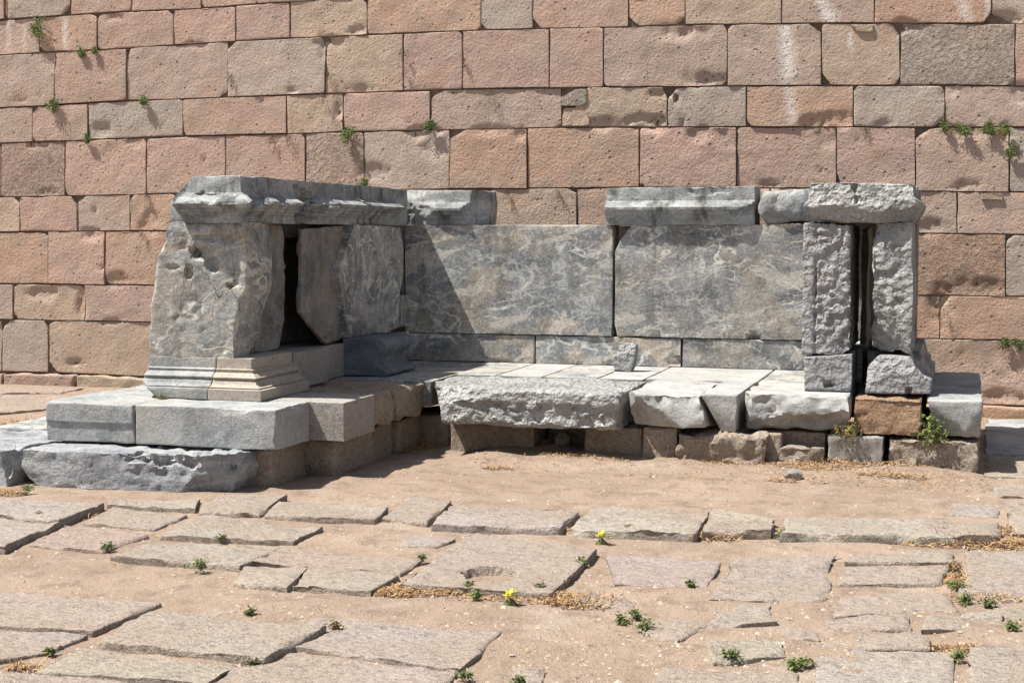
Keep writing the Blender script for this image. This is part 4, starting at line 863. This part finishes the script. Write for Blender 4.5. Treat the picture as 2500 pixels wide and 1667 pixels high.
c = on_y(rC(1095, 560), 10.22); tuft('ledge_weed', c, .12, [M_dry, M_veg, M_dry], 'yellowing stringy weed in the joint left of the orange block', 'weed', 'weeds on the ledge', leaves=230, droop=.7, up=(0, -1, 0), lw=.012, ll=.035, seed=8, stems=22)
c = np.array([-5.12, 8.70, .51]); tuft('ledge_weed', c, .07, [M_veg, M_vegd, M_dry], 'moss and weed under the broken corner of the left moulded base', 'weed', 'weeds on the ledge', leaves=220, droop=0, lw=.01, ll=.015, seed=9, stems=12, flat=.4)
for p, lb in ((g2(1848, 445), 'upright yellow flower at the right corner of the socket slab'), (g2(1230, 850), 'yellow flower lying in the dry grass below the socket slab')):
    c = on_z(p, .03)
    fl = tag(empty('yellow_flower', c), lb, 'flower')
    rs = np.random.RandomState(4); V = []; F = []
    for s in range(26):
        a = rs.rand()*6.28; d = np.array([math.cos(a), math.sin(a)*.6, rs.uniform(-.1, .9)]); d /= np.linalg.norm(d); s2 = np.cross(d, (0, 0, 1.)); s2 /= np.linalg.norm(s2)
        L = rs.uniform(.016, .030); b = rs.normal(size=3)*.012; b[2] = abs(b[2]); o = len(V); V += [b, b+d*L*.6+s2*.011, b+d*L, b+d*L*.6-s2*.011]; F.append([o, o+1, o+2, o+3])
    link_mesh('petals', np.array(V), F, M_yel, fl, smooth=False)
    V = []; F = []
    for s in range(14):
        d = np.array([rs.normal()*.4, rs.normal()*.4, -1.]); d /= np.linalg.norm(d); o = len(V); V += [np.array([-.002, 0, 0.]), np.array([.002, 0, 0.]), d*.05+[.012, 0, 0], d*.05-[.012, 0, 0]]; F.append([o, o+1, o+2, o+3])
    link_mesh('stem', np.array(V), F, M_vegd, fl, smooth=False)

# ------------------------------------------------------------------ dry grass, straw, pebbles (nobody could count these)
rs = np.random.RandomState(12)
def strands(name, patches, mats, label, wd=.0016):
    V = []; F = []; MI = []
    for (p, rx, ry, n, L, hh) in patches:
        c = on_z(p, .005)
        for s in range(n):
            a = rs.rand()*6.28; q = math.sqrt(rs.rand()); b = c+np.array([math.cos(a)*q*rx, math.sin(a)*q*ry, 0]); gz = gh(b[0], b[1]); b[2] = gz+.004+rs.rand()*hh*(1-q*q*.7)
            t = rs.rand()*6.28; d = np.array([math.cos(t), math.sin(t), rs.normal()*.35]); l = L*rs.uniform(.4, 1.3); m = b+d*l*.5+rs.normal(size=3)*l*.12; e = m+d*l*.5+rs.normal(size=3)*l*.15
            m[2] = max(m[2], gz+.005); e[2] = max(e[2], gz+.005); s2 = np.array([-d[1], d[0], .4])*wd*rs.uniform(.7, 1.8); o = len(V)
            V += [b-s2, b+s2, m+s2, m-s2, e+s2*.4, e-s2*.4]; F += [[o, o+1, o+2, o+3], [o+3, o+2, o+4, o+5]]; k = rs.randint(len(mats)); MI += [k, k]
    o = link_mesh(name, np.array(V), F, mats, smooth=False, mi=MI); return tag(o, label, 'dry grass', kind='stuff')
strands('dry_grass', [(g2(420, 815), .13, .07, 900, .016, .018), (g2(620, 790), .17, .12, 1500, .016, .025), (g2(820, 800), .12, .06, 500, .018, .015), (g2(1000, 830), .22, .1, 260, .03, .01), (g2(1450, 850), .2, .1, 300, .03, .01), (g2(1600, 860), .1, .12, 500, .03, .015), (g2(1740, 880), .15, .14, 600, .035, .02),
   (rA(1090, 1420), .2, .07, 700, .03, .04), (rA(1180, 1375), .07, .04, 250, .03, .04), (rA(900, 1540), .12, .06, 200, .03, .01),
   (g3(1700, 470), .5, .1, 700, .06, .012), (g3(2150, 480), .35, .1, 700, .06, .02), (g3(230, 435), .15, .06, 200, .05, .02), (g3(2240, 400), .05, .15, 250, .03, .03),
   (r9(200, 610), .35, .3, 900, .06, .01), (r9(30, 1035), .16, .08, 500, .03, .03), (rC(760, 880), .2, .12, 700, .022, .02), (rC(980, 870), .25, .12, 800, .022, .02), (rC(1300, 870), .3, .1, 700, .022, .02), (rC(300, 850), .3, .06, 400, .02, .015), (rA(1500, 1500), .35, .06, 400, .02, .015), (rC(1400, 940), .25, .06, 300, .04, .01), (rC(620, 950), .1, .05, 120, .04, .01),
   (g1(560, 290), .12, .08, 150, .04, .01), (g1(1000, 230), .3, .05, 250, .03, .01), (g1(140, 1310), .08, .04, 200, .03, .02), (g2(250, 320), .2, .05, 250, .03, .01), (g2(1500, 380), .3, .05, 300, .03, .01), (g3(1900, 1190), .12, .06, 250, .03, .02), (g3(2050, 850), .2, .08, 300, .03, .02), (g3(1890, 720), .06, .2, 400, .03, .02),
   (rA(300, 1400), .15, .25, 400, .08, .01), (g2(0, 100), 3.2, .9, 700, .022, .004), (g2(1000, 900), 3., .9, 500, .02, .004), (g3(300, 0), 1.8, .45, 900, .025, .006), (g3(1500, 60), 1., .3, 500, .025, .006)], [M_dry, M_straw, M_straw, M_straw, M_straw, M_root], 'dry grass and straw matted on the sand along the slab edges')
V = []; F = []
ico = np.array([(0, 0, 1), (.9, 0, .1), (.2, .85, 0), (-.8, .5, .1), (-.7, -.6, 0), (.3, -.9, .1)], float)
fi = [(0, 1, 2), (0, 2, 3), (0, 3, 4), (0, 4, 5), (0, 5, 1)]
for s in range(9000):
    u = rs.uniform(-60, 2560); v = 1667+30-(rs.rand()**1.3)*620; p = on_z((u, v), 0)
    if p[1] > 10.3 or (p[1] > 8 and p[0] < -3.9): continue
    r = .0035+.013*rs.rand()**5
    if s % 90 == 0: r = rs.uniform(.014, .026)
    h = gh(p[0], p[1])
    a = rs.rand()*6.28; R = np.array([[math.cos(a), -math.sin(a), 0], [math.sin(a), math.cos(a), 0], [0, 0, .6]]); o = len(V)
    V += list((ico*r*rs.uniform(.7, 1.3, 3))@R.T+np.array([p[0], p[1], h-.001])); F += [[o+a_, o+b_, o+c_] for a_, b_, c_ in fi]
M_peb = mat_granular('pebble', (.42, .36, .30), (.36, .28, .22), (.30, .24, .19), light=(.6, .57, .52))
tag(link_mesh('pebbles', np.array(V), F, M_peb, smooth=False), 'fine gravel and small pebbles scattered over the sand', 'gravel', kind='stuff')
print('objects', len(bpy.data.objects), 'polys', sum(len(o.data.polygons) for o in bpy.data.objects if o.type == 'MESH'))
